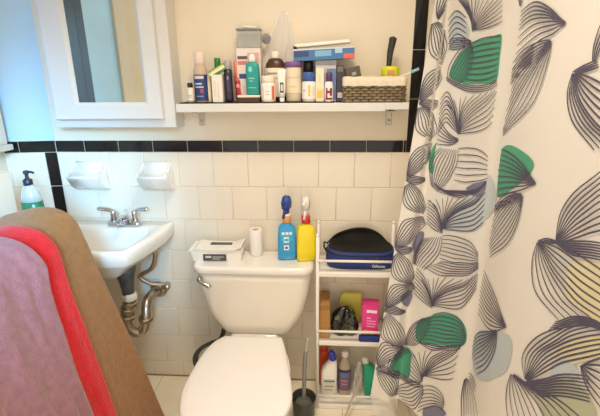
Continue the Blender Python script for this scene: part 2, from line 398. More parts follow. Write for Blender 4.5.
bottle('pill_bottle', 'white pill bottle with ribbed cream cap and red stripe at the shelf edge', 'bottle', -.224, -.108, ZI, [(.025, 0), (.028, .003), (.028, .062), (.025, .070), (.023, .072)], [(.0235, .071), (.0255, .073), (.0255, .094), (.024, .097)], '#f0e9dc', '#ece2cf', sy=.8, lab=(.01, .06, .028, 1.3), labcol='#f3eee4', marks=[(.55, 1.0, .0, 1.0, '#dd6a58'), (-.8, -.6, .1, .9, '#d8d0c0'), (-.3, .2, .55, .62, '#c8bfae'), (-.3, .3, .35, .4, '#c8bfae')])
bottle('peroxide_bottle', 'dark brown bottle with white cap and cream label behind the white tube', 'bottle', -.2, -.058, ZI, [(.036, 0), (.040, .004), (.040, .125), (.037, .142), (.026, .158), (.013, .163)], [(.0135, .161), (.0145, .163), (.0145, .184), (.012, .187)], '#4a2c1c', '#efe8da', sy=.6, lab=(.018, .126, .040, 1.7), labcol='#eee3cf', marks=[(-.9, .2, .78, .84, '#9c8f82'), (-.8, .4, .62, .66, '#b5a999'), (.3, .9, .35, .6, '#e0a08a')])
# squeezed white tube standing on its cap
tt = thing('ointment_tube', 'white squeeze tube with dark lettering standing on its cap at the shelf edge', 'tube', (-.17, -.128, ZI), GS)
bm = nb(); lathe(bm, cyl(.0095, .016, .002), (-.17, -.123, ZI), 20); obj('cap', bm, WHITE, tt)
bm = nb(); rloft(bm, [(-.17, -.123, ZI+.016, .010, .010, .0099), (-.17, -.123, ZI+.04, .0135, .0095, .009), (-.17, -.123, ZI+.09, .0145, .005, .0045), (-.17, -.123, ZI+.112, .0155, .0018, .0015), (-.17, -.123, ZI+.12, .0155, .0014, .001)]); obj('body', bm, P('#f2ece2'), tt)
bm = nb(); box(bm, -.1765, -.1625, -.1335, -.1325, ZI+.035, ZI+.042, 0); box(bm, -.176, -.173, -.1335, -.1318, ZI+.042, ZI+.066, 0); box(bm, -.166, -.163, -.1335, -.1318, ZI+.042, ZI+.066, 0); box(bm, -.1765, -.1625, -.1322, -.1306, ZI+.066, ZI+.072, 0); obj('print', bm, P('#4d4a57'), tt)
bottle('cotton_jar', 'clear jar with a purple lid in the middle of the shelf', 'jar', -.128, -.082, ZI, [(.028, 0), (.031, .004), (.031, .118), (.029, .126), (.029, .128)], [(.030, .127), (.0335, .129), (.0335, .145), (.031, .148)], '#e6d8bd', '#7a5590', lab=(.03, .09, .0312, 1.4), labcol='#e9dcc0', marks=[(-.9, .9, .0, .04, '#c9b78f'), (-.9, .9, .96, 1., '#c9b78f'), (-.5, .4, .4, .45, '#cdbf9f')], sy=.7)
# crumpled clear bag
bg = thing('clear_plastic_bag', 'crumpled clear plastic bag standing behind the brown bottle', 'bag', (-.19, -.028, ZI), GS)
def crumple(bm, c, hx, hy, h, seed, mi=0, n=26, m=16, tops=None):
    rnd = random.Random(seed); ph = [rnd.uniform(0, 6.28) for _ in range(8)]
    R = []
    for j in range(m+1):
        t = j/m; prof = (.75+.45*math.sin(PI*min(1, t*.9+.1)))*(1-.38*t**4)
        ring = []
        for k in range(n):
            a = 2*PI*k/n
            f = prof*(1+.16*math.sin(5*a+ph[0]+4*t)+.12*math.sin(9*a+ph[1]-7*t)+.08*rnd.uniform(-1, 1))
            lean = (tops or (0, 0)); ring.append((c[0]+hx*f*math.cos(a)+lean[0]*t, c[1]+hy*f*math.sin(a)+lean[1]*t, c[2]+h*t+.006*math.sin(3*a+ph[2])*(t > .05)*(1 if t < .99 else 3)))
        R.append(ring)
    rings(bm, R, mi, True, False)
    bmesh.ops.recalc_face_normals(bm, faces=bm.faces)
BAGM = mat('thin_clear_film', '#fbf9f5', .1, trans=.2, alpha=.4, var=.05)
bm = nb(); crumple(bm, (-.200, -.018, ZI), .048, .010, .318, 3, tops=(.03, 0)); obj('bag_film', bm, BAGM, bg)
bm = nb(); lathe(bm, [(.0001, -.02), (.012, -.016), (.02, 0), (.012, .016), (.0001, .02)], (-.235, -.05, 1.61), 18, 0, 1, .5); tag(obj('grey_bath_puff', bm, mat('grey_netting', '#8d8a92', .8, var=.3, vscale=60, bump=.8, bscale=120)), 'small grey puff tucked against the clear bag beside the clear case', 'puff', GS)
bottle('dark_dropper', 'bottle with a tall black cap behind the blue capped pill bottle', 'bottle', -.072, -.045, ZI, cyl(.02, .108), [(.019, .107), (.0205, .109), (.0205, .156), (.017, .161)], '#d9cdb8', '#2d2823')
bottle('vitamin_bottle', 'white pill bottle with a blue cap and yellow stripe', 'bottle', -.067, -.105, ZI, [(.024, 0), (.0268, .003), (.0268, .070), (.024, .076)], [(.0245, .075), (.0265, .077), (.0265, .106), (.024, .109)], '#efe7da', '#3e5d9c', lab=(.012, .068, .0268, 1.5), labcol='#f3eee6', marks=[(-.1, .2, .15, .9, '#ecc648'), (-.9, -.5, .5, .56, '#9d9ab2'), (.4, 1.0, .2, .8, '#e6dfd6')], sy=.8)
carton('cream_carton', 'tall cream carton with an orange base beside the blue capped bottle', 'box', -.041, -.010, -.118, -.085, ZI, 1.497, '#efe3c9', [(.15, .85, .12, .34, '#f2bf62'), (.1, .9, .34, .42, '#f3d9a0'), (.3, .6, .6, .85, '#e4d6ba')])
bottle('gel_bottle', 'small white bottle with a plum cap and maroon print', 'bottle', .009, -.117, ZI, [(.0145, 0), (.0165, .003), (.0165, .06), (.0135, .071), (.0115, .074)], cyl(.0115, .034, .003, .073), '#f3ece4', '#5d3a66', lab=(.008, .055, .0165, 1.2), labcol='#f3ece4', marks=[(-.8, .8, .0, .16, '#8e2b45'), (-.7, -.3, .16, .9, '#8e2b45'), (.2, .75, .3, .9, '#8e2b45'), (-.3, .2, .5, .7, '#8e2b45')])
carton('blue_carton', 'blue and white upright carton behind the plum capped bottle', 'box', -.042, .036, -.092, -.05, ZI, 1.527, '#c9c6c6', [(.55, .99, .05, .80, '#6f83b5'), (.05, .5, .3, .8, '#b8bac4'), (.02, .98, .88, .99, '#86898e')])
carton('navy_carton', 'narrow dark navy carton beside the wicker basket', 'box', .038, .066, -.10, -.06, ZI, 1.508, '#3c3d50', [(.15, .85, .1, .25, '#c8bcc2'), (.1, .9, .82, .97, '#736a66')])
# toothpaste carton and pack lying across the tops
t = carton('toothpaste_carton', 'long blue carton with a red end lying across the tops of the upright cartons', 'box', -.124, .105, -.098, -.048, 1.5285, 1.571, '#4c78ad', [(.82, 1.0, 0, .42, '#e06a5c'), (.0, .25, .35, .8, '#33507e'), (.35, .62, .3, .8, '#7fb4d8'), (.68, .8, .5, .9, '#a9cfe4'), (.0, 1, .88, 1, '#d9dbe0')], rot=(0, -.04, 0))
t = thing('paper_wrapped_pack', 'long white paper pack with a black end lying on the blue carton', 'pack', (-.02, -.072, 1.577), GS)
bm = nb(); rloft(bm, [(-.018, -.074, 1.5795, .106, .022, .004), (-.018, -.074, 1.585, .108, .024, .006), (-.018, -.074, 1.5935, .10, .02, .006)], tilt=(0, -.075, 0), piv=(-.018, -.074, 1.579)); obj('wrapper', bm, mat('white_wrapper', '#e9e3d6', .4, bump=.4, bscale=30), t)
bm = nb(); box(bm, -.127, -.113, -.098, -.05, 1.570, 1.5785, 0, .002, 2, (0, -.09, 0)); obj('end_band', bm, P('#2d2a2c'), t)

# wicker basket with a cloth liner
ZB_ = ZS+.0005
bk = thing('wicker_basket', 'brown wicker basket with a cream cloth liner at the right end of the shelf', 'basket', (.178, -.075, ZB_))
bx0, bx1, by0, by1 = .068, .292, -.130, -.02
bm = nb()
NW = 44; rows = 6
def basket_pt(s, z, d):
    per = [(bx0, by0), (bx1, by0), (bx1, by1), (bx0, by1)]; Ls = [bx1-bx0, by1-by0, bx1-bx0, by1-by0]; tot = sum(Ls); q = (s % 1)*tot
    for i in range(4):
        if q <= Ls[i] or i == 3:
            a, b = per[i], per[(i+1) % 4]; f = q/Ls[i]; nx, ny = [(0, -1), (1, 0), (0, 1), (-1, 0)][i]
            return Vector((a[0]+(b[0]-a[0])*f+nx*d, a[1]+(b[1]-a[1])*f+ny*d, z))
        q -= Ls[i]
for r in range(rows):
    pts = [basket_pt(k/NW, ZB_+.006+r*.0102, .0042*(1 if (k+r) % 2 else -1)) for k in range(NW)]
    P_ = pts+[pts[0]]
    tube(bm, P_, .0052, 0, 6, False, 1)
for k in range(0, NW, 1):
    p = basket_pt(k/NW, ZB_+.003, 0); tube(bm, [p, p+Vector((0, 0, .066))], .0016, 1, 5, False)
box(bm, bx0+.003, bx1-.003, by0+.003, by1-.003, ZB_, ZB_+.004, 1)
obj('wicker_body', bm, [mat('brown_wicker', '#85745a', .7, var=.3, vscale=40), mat('dark_wicker', '#57492f', .75, var=.3, vscale=40)], bk)
bm = nb()
NL = 96; R = []
for (d, z, wv) in ((.008, .060, .001), (.0085, .072, .001), (.008, .088, .001), (.002, .0945, .001), (-.005, .09, .001), (-.007, .03, 0)):
    R.append([basket_pt(k/NL, ZB_+z+wv*math.sin(k*.9), d+.0006*math.sin(k*1.7)) for k in range(NL)])
rings(bm, R, 0, False, True); bmesh.ops.recalc_face_normals(bm, faces=bm.faces)
obj('cloth_liner', bm, mat('cream_linen', '#e4d7c0', .9, var=.05, vscale=60, bump=.3, bscale=250), bk)
bm = nb(); box(bm, .085, .142, -.085, -.05, ZB_+.05, 1.503, 0, .002, 2, (0, -.22, .05)); box(bm, .108, .124, -.0865, -.085, 1.472, 1.484, 1, 0, 1, (0, -.22, .05), (.1135, -.0675, ZB_+.05))
tag(obj('taupe_box', bm, [P('#5f564c'), P('#b9b0a3')]), 'small taupe box tilted in the left end of the wicker basket', 'box', 'things in the wicker basket')
sb = thing('scrub_brush', 'round brush with lime green head and black handle standing in the basket', 'brush', (.243, -.078, ZB_+.03), 'things in the wicker basket')
bm = nb(); lathe(bm, [(.03, 0), (.032, .045), (.034, .07), (.034, .092), (.031, .098), (.018, .101)], (.243, -.075, ZB_+.03), 28); obj('head', bm, P('#d7dc2e', .3), sb)
bm = nb(); box(bm, .228, .252, -.1105, -.107, ZB_+.100, ZB_+.116, 0, .001); obj('print', bm, P('#e08a6a'), sb)
bm = nb(); tube(bm, [(.236, -.075, ZB_+.129), (.237, -.075, ZB_+.145), (.239, -.075, ZB_+.18), (.245, -.075, ZB_+.215), (.248, -.075, ZB_+.236)], lambda t: (.0085+.0065*t)*(1 if t < .93 else .75 if t < .99 else .3), 0, 14); obj('handle', bm, P('#37332f', .45), sb)
tb = thing('toothbrush', 'pale toothbrush with aqua end sticking out of the basket', 'toothbrush', (.29, -.1, ZB_+.09), 'things in the wicker basket')
bm = nb(); tube(bm, [(.262, -.09, ZB_+.088), (.30, -.098, ZB_+.1), (.318, -.1, ZB_+.108)], .0035, 0, 8); obj('handle', bm, P('#efe9e2'), tb)
bm = nb(); tube(bm, [(.316, -.1, ZB_+.1075), (.345, -.106, ZB_+.120)], .0055, 0, 8, False); obj('grip', bm, P('#9fc9cf'), tb)

# ------------------------------------------------------------------ soap dishes
def dish(x0, x1, zb, zt, label):
    t = thing('soap_dish', label, 'soap dish', ((x0+x1)/2, -.04, zb), 'ceramic soap dishes on the wall')
    zm = zb+.074; cx = (x0+x1)/2; hx = (x1-x0)/2
    pr = [(-.0065, zb), (-.030, zb+.002), (-.060, zb+.022), (-.088, zm-.016), (-.096, zm-.006), (-.096, zm), (-.091, zm+.004)]
    top = [(-.080, zm-.003), (-.055, zm-.006), (-.036, zm+.008), (-.024, zm+.03), (-.016, zt-.006), (-.012, zt), (-.0065, zt)]
    bm = nb(); R = []
    def w_(y, z): return hx*(1-.10*max(0, (z-zm)/(zt-zm))-.06*min(1, -y/.096))
    for y, z in pr+top: R.append([(cx-w_(y, z), y, z), (cx+w_(y, z), y, z)])
    a = [bm.verts.new(r[0]) for r in R]; b = [bm.verts.new(r[1]) for r in R]
    bm.faces.new(a); bm.faces.new(b[::-1])
    for k in range(len(R)): bm.faces.new((a[k], b[k], b[(k+1) % len(R)], a[(k+1) % len(R)]))
    bmesh.ops.recalc_face_normals(bm, faces=bm.faces)
    bmesh.ops.bevel(bm, geom=[e for e in bm.edges if len(e.link_faces) == 2 and e.calc_face_angle(0) > .9], offset=.006, segments=3, affect='EDGES', clamp_overlap=True)
    for f in bm.faces: f.smooth = len(f.verts) < 8
    obj('holder', bm, PORC, t)
    bm = nb()
    for sx in (-1, 1):
        q = [(y, z) for y, z in [(-.093, zm+.001), (-.085, zm+.010), (-.06, zm+.014), (-.04, zm+.028), (-.024, zm+.044), (-.016, zt-.008), (-.02, zm+.02), (-.05, zm-.008)]]
        c1 = [bm.verts.new((cx+sx*(w_(y, z)-.001), y, z)) for y, z in q]; c2 = [bm.verts.new((cx+sx*(w_(y, z)-.011), y, z)) for y, z in q]
        bm.faces.new(c1); bm.faces.new(c2[::-1])
        for k in range(len(q)): bm.faces.new((c1[k], c2[k], c2[(k+1) % len(q)], c1[(k+1) % len(q)]))
    bmesh.ops.recalc_face_normals(bm, faces=bm.faces)
    obj('rim', bm, PORC, t); return t
dish(-1.115, -.963, .995, 1.122, 'white ceramic soap dish on the tiles nearest the left corner')
dish(-.806, -.665, .995, 1.120, 'white ceramic soap dish on the tiles to the right of the faucet')

# ------------------------------------------------------------------ sink
sk = thing('wall_sink', 'white porcelain wall hung sink in the corner below the mirrored cabinet', 'sink', (-.925, -.19, .70))
def chaikin(p, n=2):
    for _ in range(n):
        q = []
        for i in range(len(p)):
            a, b = p[i], p[(i+1) % len(p)]
            q += [(a[0]*.78+b[0]*.22, a[1]*.78+b[1]*.22), (a[0]*.22+b[0]*.78, a[1]*.22+b[1]*.78)]
        p = q
    return p
O = [(-1.165, -.008), (-1.155, -.007), (-.70, -.007), (-.69, -.008), (-.686, -.13), (-.735, -.345), (-.765, -.385), (-1.085, -.385), (-1.115, -.345), (-1.164, -.13)]
I = [(-1.10, -.125), (-1.08, -.118), (-.775, -.118), (-.755, -.125), (-.745, -.18), (-.768, -.325), (-.785, -.352), (-1.065, -.352), (-1.082, -.325), (-1.105, -.18)]
O, I = chaikin(O), chaikin(I)
def sc(p, f, cx, cy, z): return [(cx+(x-cx)*f, cy+(y-cy)*f, z) for x, y in p]
bm = nb()
cx, cy = -.925, -.23
R = [sc(I, .35, cx, cy, .675), sc(I, .72, cx, cy, .715), [(x, min(y, -.008), z) for x, y, z in sc(O, .92, -.925, -.1, .772)], [(x, min(y, -.008), z) for x, y, z in sc(O, .985, -.925, -.1, .787)], [(x, y, .828) for x, y in O], [(x, y, .838) for x, y in O], [(x, min(y, -.008), z) for x, y, z in sc(O, .985, cx, -.1, .8445)],
     sc(I, 1.04, cx, cy, .8435), sc(I, 1.0, cx, cy, .838), sc(I, .95, cx, cy, .80), sc(I, .85, cx, cy, .745), sc(I, .6, cx, cy, .718), sc(I, .12, cx, cy, .71)]
rings(bm, R, 0, True, True); bmesh.ops.recalc_face_normals(bm, faces=bm.faces)
bowl = obj('basin', bm, PORC, sk)
bm = nb(); lathe(bm, [(.022, 0), (.022, .002), (.012, .0015), (.010, -.004)], (cx, cy, .712), 20); obj('drain', bm, CHROME, sk)
fx, fz = -.888, .8448
fa = thing('faucet', 'chrome two handle faucet on the back of the white sink', 'faucet', (fx, -.075, fz))
bm = nb(); rloft(bm, [(fx, -.07, fz, .078, .024, .022), (fx, -.07, fz+.013, .077, .023, .021), (fx, -.07, fz+.02, .068, .017, .016)]); lathe(bm, [(.022, 0), (.02, .018), (.013, .03), (.0001, .034)], (fx, -.07, fz+.012), 20); obj('base', bm, CHROME, fa)
bm = nb(); tube(bm, [(fx, -.07, fz+.032), (fx+.004, -.10, fz+.046), (fx+.01, -.14, fz+.042), (fx+.013, -.162, fz+.028)], lambda t: .0135-.003*t, 0, 14); obj('spout', bm, CHROME, fa)
bm = nb(); tube(bm, [(fx, -.056, fz+.02), (fx, -.052, fz+.062)], .0025, 0, 8, False); ball(bm, (fx, -.052, fz+.065), .005); obj('lift_rod', bm, CHROME, fa)
for s_ in (-1, 1):
    xx = fx+s_*.048
    bm = nb(); lathe(bm, [(.02, 0), (.018, .012), (.011, .03), (.0125, .044), (.011, .054), (.0001, .058)], (xx, -.07, fz+.012), 20)
    tube(bm, [(xx, -.07, fz+.064), (xx+s_*.026, -.072, fz+.074), (xx+s_*.066, -.076, fz+.078)], lambda t: .008+.003*t-(.005 if t > .97 else 0), 0, 10, True, .55); obj('handle', bm, CHROME, fa)
# drain pipes and supply line under the sink
dp = thing('drain_pipe', 'grey and chrome drain pipe with a curved trap under the sink', 'pipe', (-.84, -.1, .40))
bm = nb(); lathe(bm, [(.046, .125), (.042, .10), (.032, .06), (.026, .02), (.0245, -.02)], (-.843, -.213, .59), 20); obj('tailpiece', bm, DKMET, dp)
bm = nb(); lathe(bm, [(.026, 0), (.032, .004), (.034, .02), (.030, .026), (.027, .034)], (-.840, -.212, .555), 8, smooth=False); obj('collar', bm, mat('ivory_nylon', '#e4d8c0', .5, var=.08), dp)
bm = nb()
tube(bm, [(-.838, -.211, .57), (-.848, -.21, .53), (-.868, -.209, .47), (-.866, -.205, .41), (-.838, -.195, .376), (-.812, -.18, .392), (-.803, -.165, .45), (-.806, -.13, .50), (-.803, -.06, .505), (-.80, -.008, .495)], .0215, 0, 14); obj('trap', bm, OLDMET, dp)
for (p, t_) in (((-.846, -.21, .535), (0, .25, 0)), ((-.858, -.21, .505), (0, .3, 0)), ((-.867, -.209, .465), (0, .2, 0)), ((-.804, -.168, .435), (.2, .05, 0))):
    bm = nb(); lathe(bm, [(.026, -.011), (.032, -.008), (.032, .008), (.026, .011)], p, 8, tilt=t_, smooth=False); obj('slip_nut', bm, OLDMET, dp)
bm = nb(); lathe(bm, [(.022, .016), (.034, .012), (.042, 0)], (-.80, -.0065, .495), 24, tilt=(PI/2, 0, 0)); obj('wall_flange', bm, OLDMET, dp)
sl = thing('supply_line', 'thin bent supply tube with a valve between the sink and the wall', 'pipe', (-.80, -.05, .55))
bm = nb(); tube(bm, [(-.775, -.06, .745), (-.775, -.06, .69), (-.80, -.062, .63), (-.858, -.064, .592), (-.82, -.055, .552), (-.775, -.035, .535), (-.752, -.022, .528)], .0095, 0, 10); obj('tube', bm, OLDMET, sl)
bm = nb(); lathe(bm, cyl(.014, .03), (-.75, -.008, .525), 12, tilt=(PI/2, 0, 0)); lathe(bm, [(.021, 0), (.021, .008), (.01, .012)], (-.75, -.038, .525), 12, 0, 1, .6, tilt=(PI/2, 0, 0)); obj('valve', bm, OLDMET, sl)

# ------------------------------------------------------------------ toilet
to = thing('toilet', 'white toilet with closed lid and ivory tank against the back wall', 'toilet', (-.31, -.35, 0))
bm = nb(); txc = -.303
prof = [(.376, .150, .062, -.115), (.385, .160, .066, -.115), (.421, .180, .074, -.112), (.457, .200, .080, -.110), (.495, .2165, .084, -.108), (.578, .236, .0875, -.1075), (.64, .245, .089, -.1065), (.676, .248, .0895, -.1065)]
rloft(bm, [(txc, yc, z, hx, hy, .05) for z, hx, hy, yc in prof], n=7)
obj('tank', bm, PORCT, to)
bm = nb(); rloft(bm, [(txc-.003, -.109, .676, .250, .0915, .045), (txc-.003, -.109, .681, .2585, .096, .05), (txc-.003, -.109, .70, .2585, .096, .05), (txc-.003, -.109, .7075, .254, .093, .048), (txc-.003, -.109, .7095, .244, .084, .044)], n=7); obj('tank_lid', bm, PORC, to)
bm = nb(); lathe(bm, [(.014, 0), (.014, .006), (.008, .012), (.008, .02)], (-.528, -.196, .652), 16, tilt=(PI/2, 0, 0))
tube(bm, [(-.528, -.217, .652), (-.505, -.221, .641), (-.478, -.223, .627)], lambda t: .0065+.0045*t-(.005 if t > .96 else 0), 0, 12); obj('flush_lever', bm, CHROME, to)
def seat_outline(grow=0, rear=-.213, front=-.79):
    L_ = [(-.435, rear), (-.475, rear-.055), (-.500, rear-.15), (-.5115, -.52), (-.502, -.60), (-.468, -.69), (-.40, -.762), (-.312, front)]
    R_ = [(-.225, -.762), (-.155, -.69), (-.116, -.60), (-.118, -.52), (-.138, rear-.20), (-.165, rear-.07), (-.185, rear)]
    p = L_+R_; P_ = smooth_path([(x, y, 0) for x, y in p], 4)
    cx, cy = -.31, -.48
    o = []
    for v in P_:
        d = Vector((v.x-cx, v.y-cy)); k = 1+grow/d.length; o.append((cx+d.x*k, min(cy+d.y*k, rear+max(0, grow))))
    return o
bm = nb()
R = []
for g, z in ((-.012, .355), (-.002, .357), (0, .362), (-.001, .369), (-.008, .3715)): R.append([(x, y, z) for x, y in seat_outline(g)])
rings(bm, R, 0, True, True); bmesh.ops.recalc_face_normals(bm, faces=bm.faces); obj('seat', bm, LIDM, to)
bm = nb(); R = []
for g, z in ((-.008, .3725), (.001, .374), (.003, .380), (.001, .386), (-.006, .3895), (-.03, .3915), (-.09, .3925)): R.append([(x, y, z) for x, y in seat_outline(g)])
rings(bm, R, 0, True, True); bmesh.ops.recalc_face_normals(bm, faces=bm.faces); obj('seat_lid', bm, LIDM, to)
for xx in (-.385, -.235):
    bm = nb(); box(bm, xx-.02, xx+.02, -.226, -.2085, .372, .388, 0, .005, 3); obj('hinge', bm, LIDM, to)
bm = nb(); R = []
def ov(cx, cy, z, a, bf, bb, n=32): return [(cx+a*math.cos(2*PI*k/n), cy+(bb if math.sin(2*PI*k/n) > 0 else bf)*math.sin(2*PI*k/n), z) for k in range(n)]
R = [ov(-.31, -.40, .0, .115, .20, .25), ov(-.31, -.40, .03, .11, .19, .24), ov(-.31, -.40, .12, .10, .19, .24), ov(-.31, -.42, .22, .12, .24, .25), ov(-.31, -.43, .30, .165, .31, .26), ov(-.31, -.43, .345, .18, .335, .29), ov(-.31, -.43, .354, .178, .33, .29)]
rings(bm, R, 0, True, True); bmesh.ops.recalc_face_normals(bm, faces=bm.faces)
box(bm, -.42, -.20, -.19, -.06, .20, .3755, 0, .02, 3)
obj('bowl', bm, PORC, to)
# hose loop and shut-off valve
hs = thing('black_hose', 'flat black hose looping out behind the left side of the toilet', 'hose', (-.55, -.08, 0))
bm = nb(); tube(bm, [(-.47, -.06, .352), (-.49, -.085, .285), (-.535, -.095, .266), (-.585, -.10, .236), (-.616, -.10, .19), (-.615, -.10, .14), (-.59, -.09, .08), (-.56, -.08, .012)], .014, 0, 10, True, .35); obj('hose', bm, P('#45464b', .5), hs)

# ------------------------------------------------------------------ on the tank
ZT_ = .7098
wp = thing('wipes_pack', 'white cardboard pack with a black label and torn opening on the left of the tank', 'box', (-.478, -.09, ZT_))
bm = nb(); rloft(bm, [(-.468, -.092, ZT_, .105, .05, .004), (-.468, -.092, ZT_+.03, .108, .052, .004), (-.470, -.09, ZT_+.048, .116, .055, .004), (-.470, -.09, ZT_+.052, .114, .053, .004)], tilt=(0, 0, .03), piv=(-.468, -.092, ZT_), smooth=False); obj('box', bm, P('#efebe2', .55), wp)
bm = nb(); prism(bm, [(-.592, ZT_+.040), (-.555, ZT_+.061), (-.50, ZT_+.055), (-.395, ZT_+.056), (-.355, ZT_+.071), (-.355, ZT_+.067), (-.395, ZT_+.052), (-.50, ZT_+.052), (-.555, ZT_+.055)], -.150, -.042, 0); obj('torn_flaps', bm, P('#ece8df', .6), wp)
bm = nb(); box(bm, -.525, -.425, -.1465, -.142, ZT_+.004, ZT_+.034, 0, 0, 1, (0, 0, .03), (-.468, -.092, ZT_)); box(bm, -.505, -.41, -.09, -.065, ZT_+.055, ZT_+.0575, 0)
box(bm, -.515, -.49, -.1475, -.1462, ZT_+.018, ZT_+.027, 1, 0, 1, (0, 0, .03), (-.468, -.092, ZT_)); box(bm, -.485, -.435, -.1475, -.1462, ZT_+.021, ZT_+.0235, 1, 0, 1, (0, 0, .03), (-.468, -.092, ZT_)); box(bm, -.485, -.45, -.1475, -.1462, ZT_+.012, ZT_+.0145, 1, 0, 1, (0, 0, .03), (-.468, -.092, ZT_)); obj('label', bm, [P('#4a4a4c', .5), P('#cfcdc8', .5)], wp)
pr = thing('paper_roll', 'small white paper roll standing on the tank between the pack and the blue bottle', 'paper roll', (-.306, -.06, ZT_))
bm = nb(); R = [[(-.306+r*math.cos(2*PI*k/28), -.06+r*math.sin(2*PI*k/28), ZT_+z) for k in range(28)] for r, z in ((.014, .004), (.028, 0), (.0295, .004), (.0295, .118), (.028, .121), (.014, .119), (.014, .06))]
rings(bm, R, 0, False, True); bmesh.ops.recalc_face_normals(bm, faces=bm.faces); obj('paper', bm, mat('soft_paper', '#f3efe9', .9, bump=.2, bscale=120), pr)
bm = nb(); R = [[(-.306+r*math.cos(2*PI*k/28), -.06+r*math.sin(2*PI*k/28), ZT_+z) for k in range(28)] for r, z in ((.0138, .002), (.0138, .119), (.0125, .119), (.0125, .002))]
rings(bm, R, 0, False, True); obj('cardboard_tube', bm, P('#c9b595', .8), pr)
def spray(label, cx, cy, bmat, neckcol, trigcol, nozcol, byaw, hyaw, headw=.012):
    t = thing('spray_bottle', label, 'spray bottle', (cx, cy, ZT_), 'spray bottles on the toilet tank')
    f = (0, 0, byaw); h = (0, 0, hyaw); pv = (cx, cy, ZT_)
    bm = nb(); rloft(bm, [(cx, cy, ZT_, .034, .021, .014), (cx, cy, ZT_+.006, .040, .026, .010), (cx, cy, ZT_+.05, .0405, .026, .010), (cx, cy, ZT_+.10, .039, .0255, .010), (cx, cy, ZT_+.144, .036, .0245, .011), (cx, cy, ZT_+.155, .029, .020, .012), (cx, cy, ZT_+.162, .0165, .0165, .016), (cx, cy, ZT_+.176, .0155, .0155, .015)], tilt=f, piv=pv); b = obj('body', bm, bmat, t); LOC[b.name] = LOC[t.name]
    bm = nb(); lathe(bm, [(.016, .166), (.0195, .170), (.0185, .196), (.015, .204)], (cx, cy, ZT_), 22); obj('collar', bm, P(neckcol), t)
    bm = nb(); rloft(bm, [(cx, cy, ZT_+.203, .013, .0105, .008), (cx, cy, ZT_+.228, .0145, .011, .008)], tilt=h, piv=pv)
    t2 = bmesh.new(); prism(t2, [(cx-.018, ZT_+.224), (cx+.022, ZT_+.226), (cx+.026, ZT_+.256), (cx+.012, ZT_+.284), (cx-.010, ZT_+.280), (cx-.022, ZT_+.254)], cy-headw, cy+headw, 0, .004); join(bm, t2, 0, True, h, pv)
    hd = obj('spray_head', bm, P(trigcol), t)
    bm = nb(); t2 = bmesh.new(); prism(t2, [(cx-.014, ZT_+.236), (cx-.022, ZT_+.213), (cx-.032, ZT_+.190), (cx-.026, ZT_+.189), (cx-.014, ZT_+.210), (cx-.006, ZT_+.232)], cy-.005, cy+.005, 0, .0015); join(bm, t2, 0, True, h, pv); obj('trigger', bm, P(nozcol), t)
    bm = nb(); box(bm, cx-.034, cx-.019, cy-.0065, cy+.0065, ZT_+.252, ZT_+.266, 0, .002, 2, h, (cx, cy, ZT_)) if False else None
    t2 = bmesh.new(); box(t2, cx-.034, cx-.019, cy-.0065, cy+.0065, ZT_+.252, ZT_+.266, 0, .002); join(bm, t2, 0, True, h, pv); obj('nozzle', bm, P(nozcol), t)
    return t, f, pv
BL = mat('blue_liquid', '#1b9ad8', .12, var=.05, coat=.5)
YL = mat('yellow_plastic', '#f2dc12', .25, var=.02, coat=.2)
s1, f, pv = spray('blue liquid spray bottle with navy trigger head on the toilet tank', -.165, -.095, BL, '#e6a463', '#2c4a9c', '#28438e', .12, 1.15, .0145)
bm = nb()
def lab(x0, x1, z0, z1, y0, mi):
    t2 = bmesh.new(); box(t2, -.165+x0, -.165+x1, -.095-y0, -.095-y0+.0012, ZT_+z0, ZT_+z1, mi); join(bm, t2, mi, False, f, pv)
lab(-.024, .024, .02, .130, .0256, 0); lab(-.022, -.010, .118, .130, .0262, 1); lab(-.006, .006, .118, .130, .0262, 1); lab(.010, .021, .118, .130, .0262, 1)
lab(-.014, .008, .082, .108, .0262, 1); lab(-.012, .006, .089, .1, .0268, 0); lab(-.014, .008, .048, .070, .0264, 1); lab(-.009, .003, .054, .064, .0270, 2)
obj('label', bm, [P('#35aee2'), P('#e8f3f6'), P('#35526b')], s1)
bm = nb(); lathe(bm, [(.0165, .196), (.0175, .198), (.0165, .206)], (-.165, -.095, ZT_), 20); obj('neck_band', bm, P('#f0ece6'), s1)
s2, f, pv = spray('yellow spray bottle with red collar and white trigger on the right of the toilet tank', -.082, -.105, YL, '#d93a2b', '#eeeae4', '#f3f0ea', .15, 1.35, .0135)

# ------------------------------------------------------------------ wire rack
RX0, RX1, RYF, RYB = -.030, .300, -.195, -.025
rk = thing('storage_rack', 'white metal three tier rack between the toilet and the shower curtain', 'rack', (.135, -.11, 0))
for x in (RX0, RX1):
    for y in (RYF, RYB):
        bm = nb(); tube(bm, [(x, y, 0.0), (x, y, .855), ], .0075, 0, 12, False); ball(bm, (x, y, .855), .0085); obj('post', bm, RACKM, rk)
SHZ = (.694, .362, .023)
for z in SHZ:
    bm = nb(); box(bm, RX0+.006, RX1-.006, RYF-.004, RYB+.004, z-.022, z, 0, .004, 2); obj('tier', bm, RACKM, rk)
    bm = nb(); tube(bm, [(RX0, RYF-.004, z+.052), (RX1, RYF-.004, z+.052)], .0055, 0, 10, False); obj('rail', bm, RACKM, rk)
for x in (RX0, RX1):
    for z in SHZ:
        bm = nb(); tube(bm, [(x, RYF, z+.052), (x, RYB, z+.052)], .004, 0, 8, False); obj('side_rail', bm, RACKM, rk)

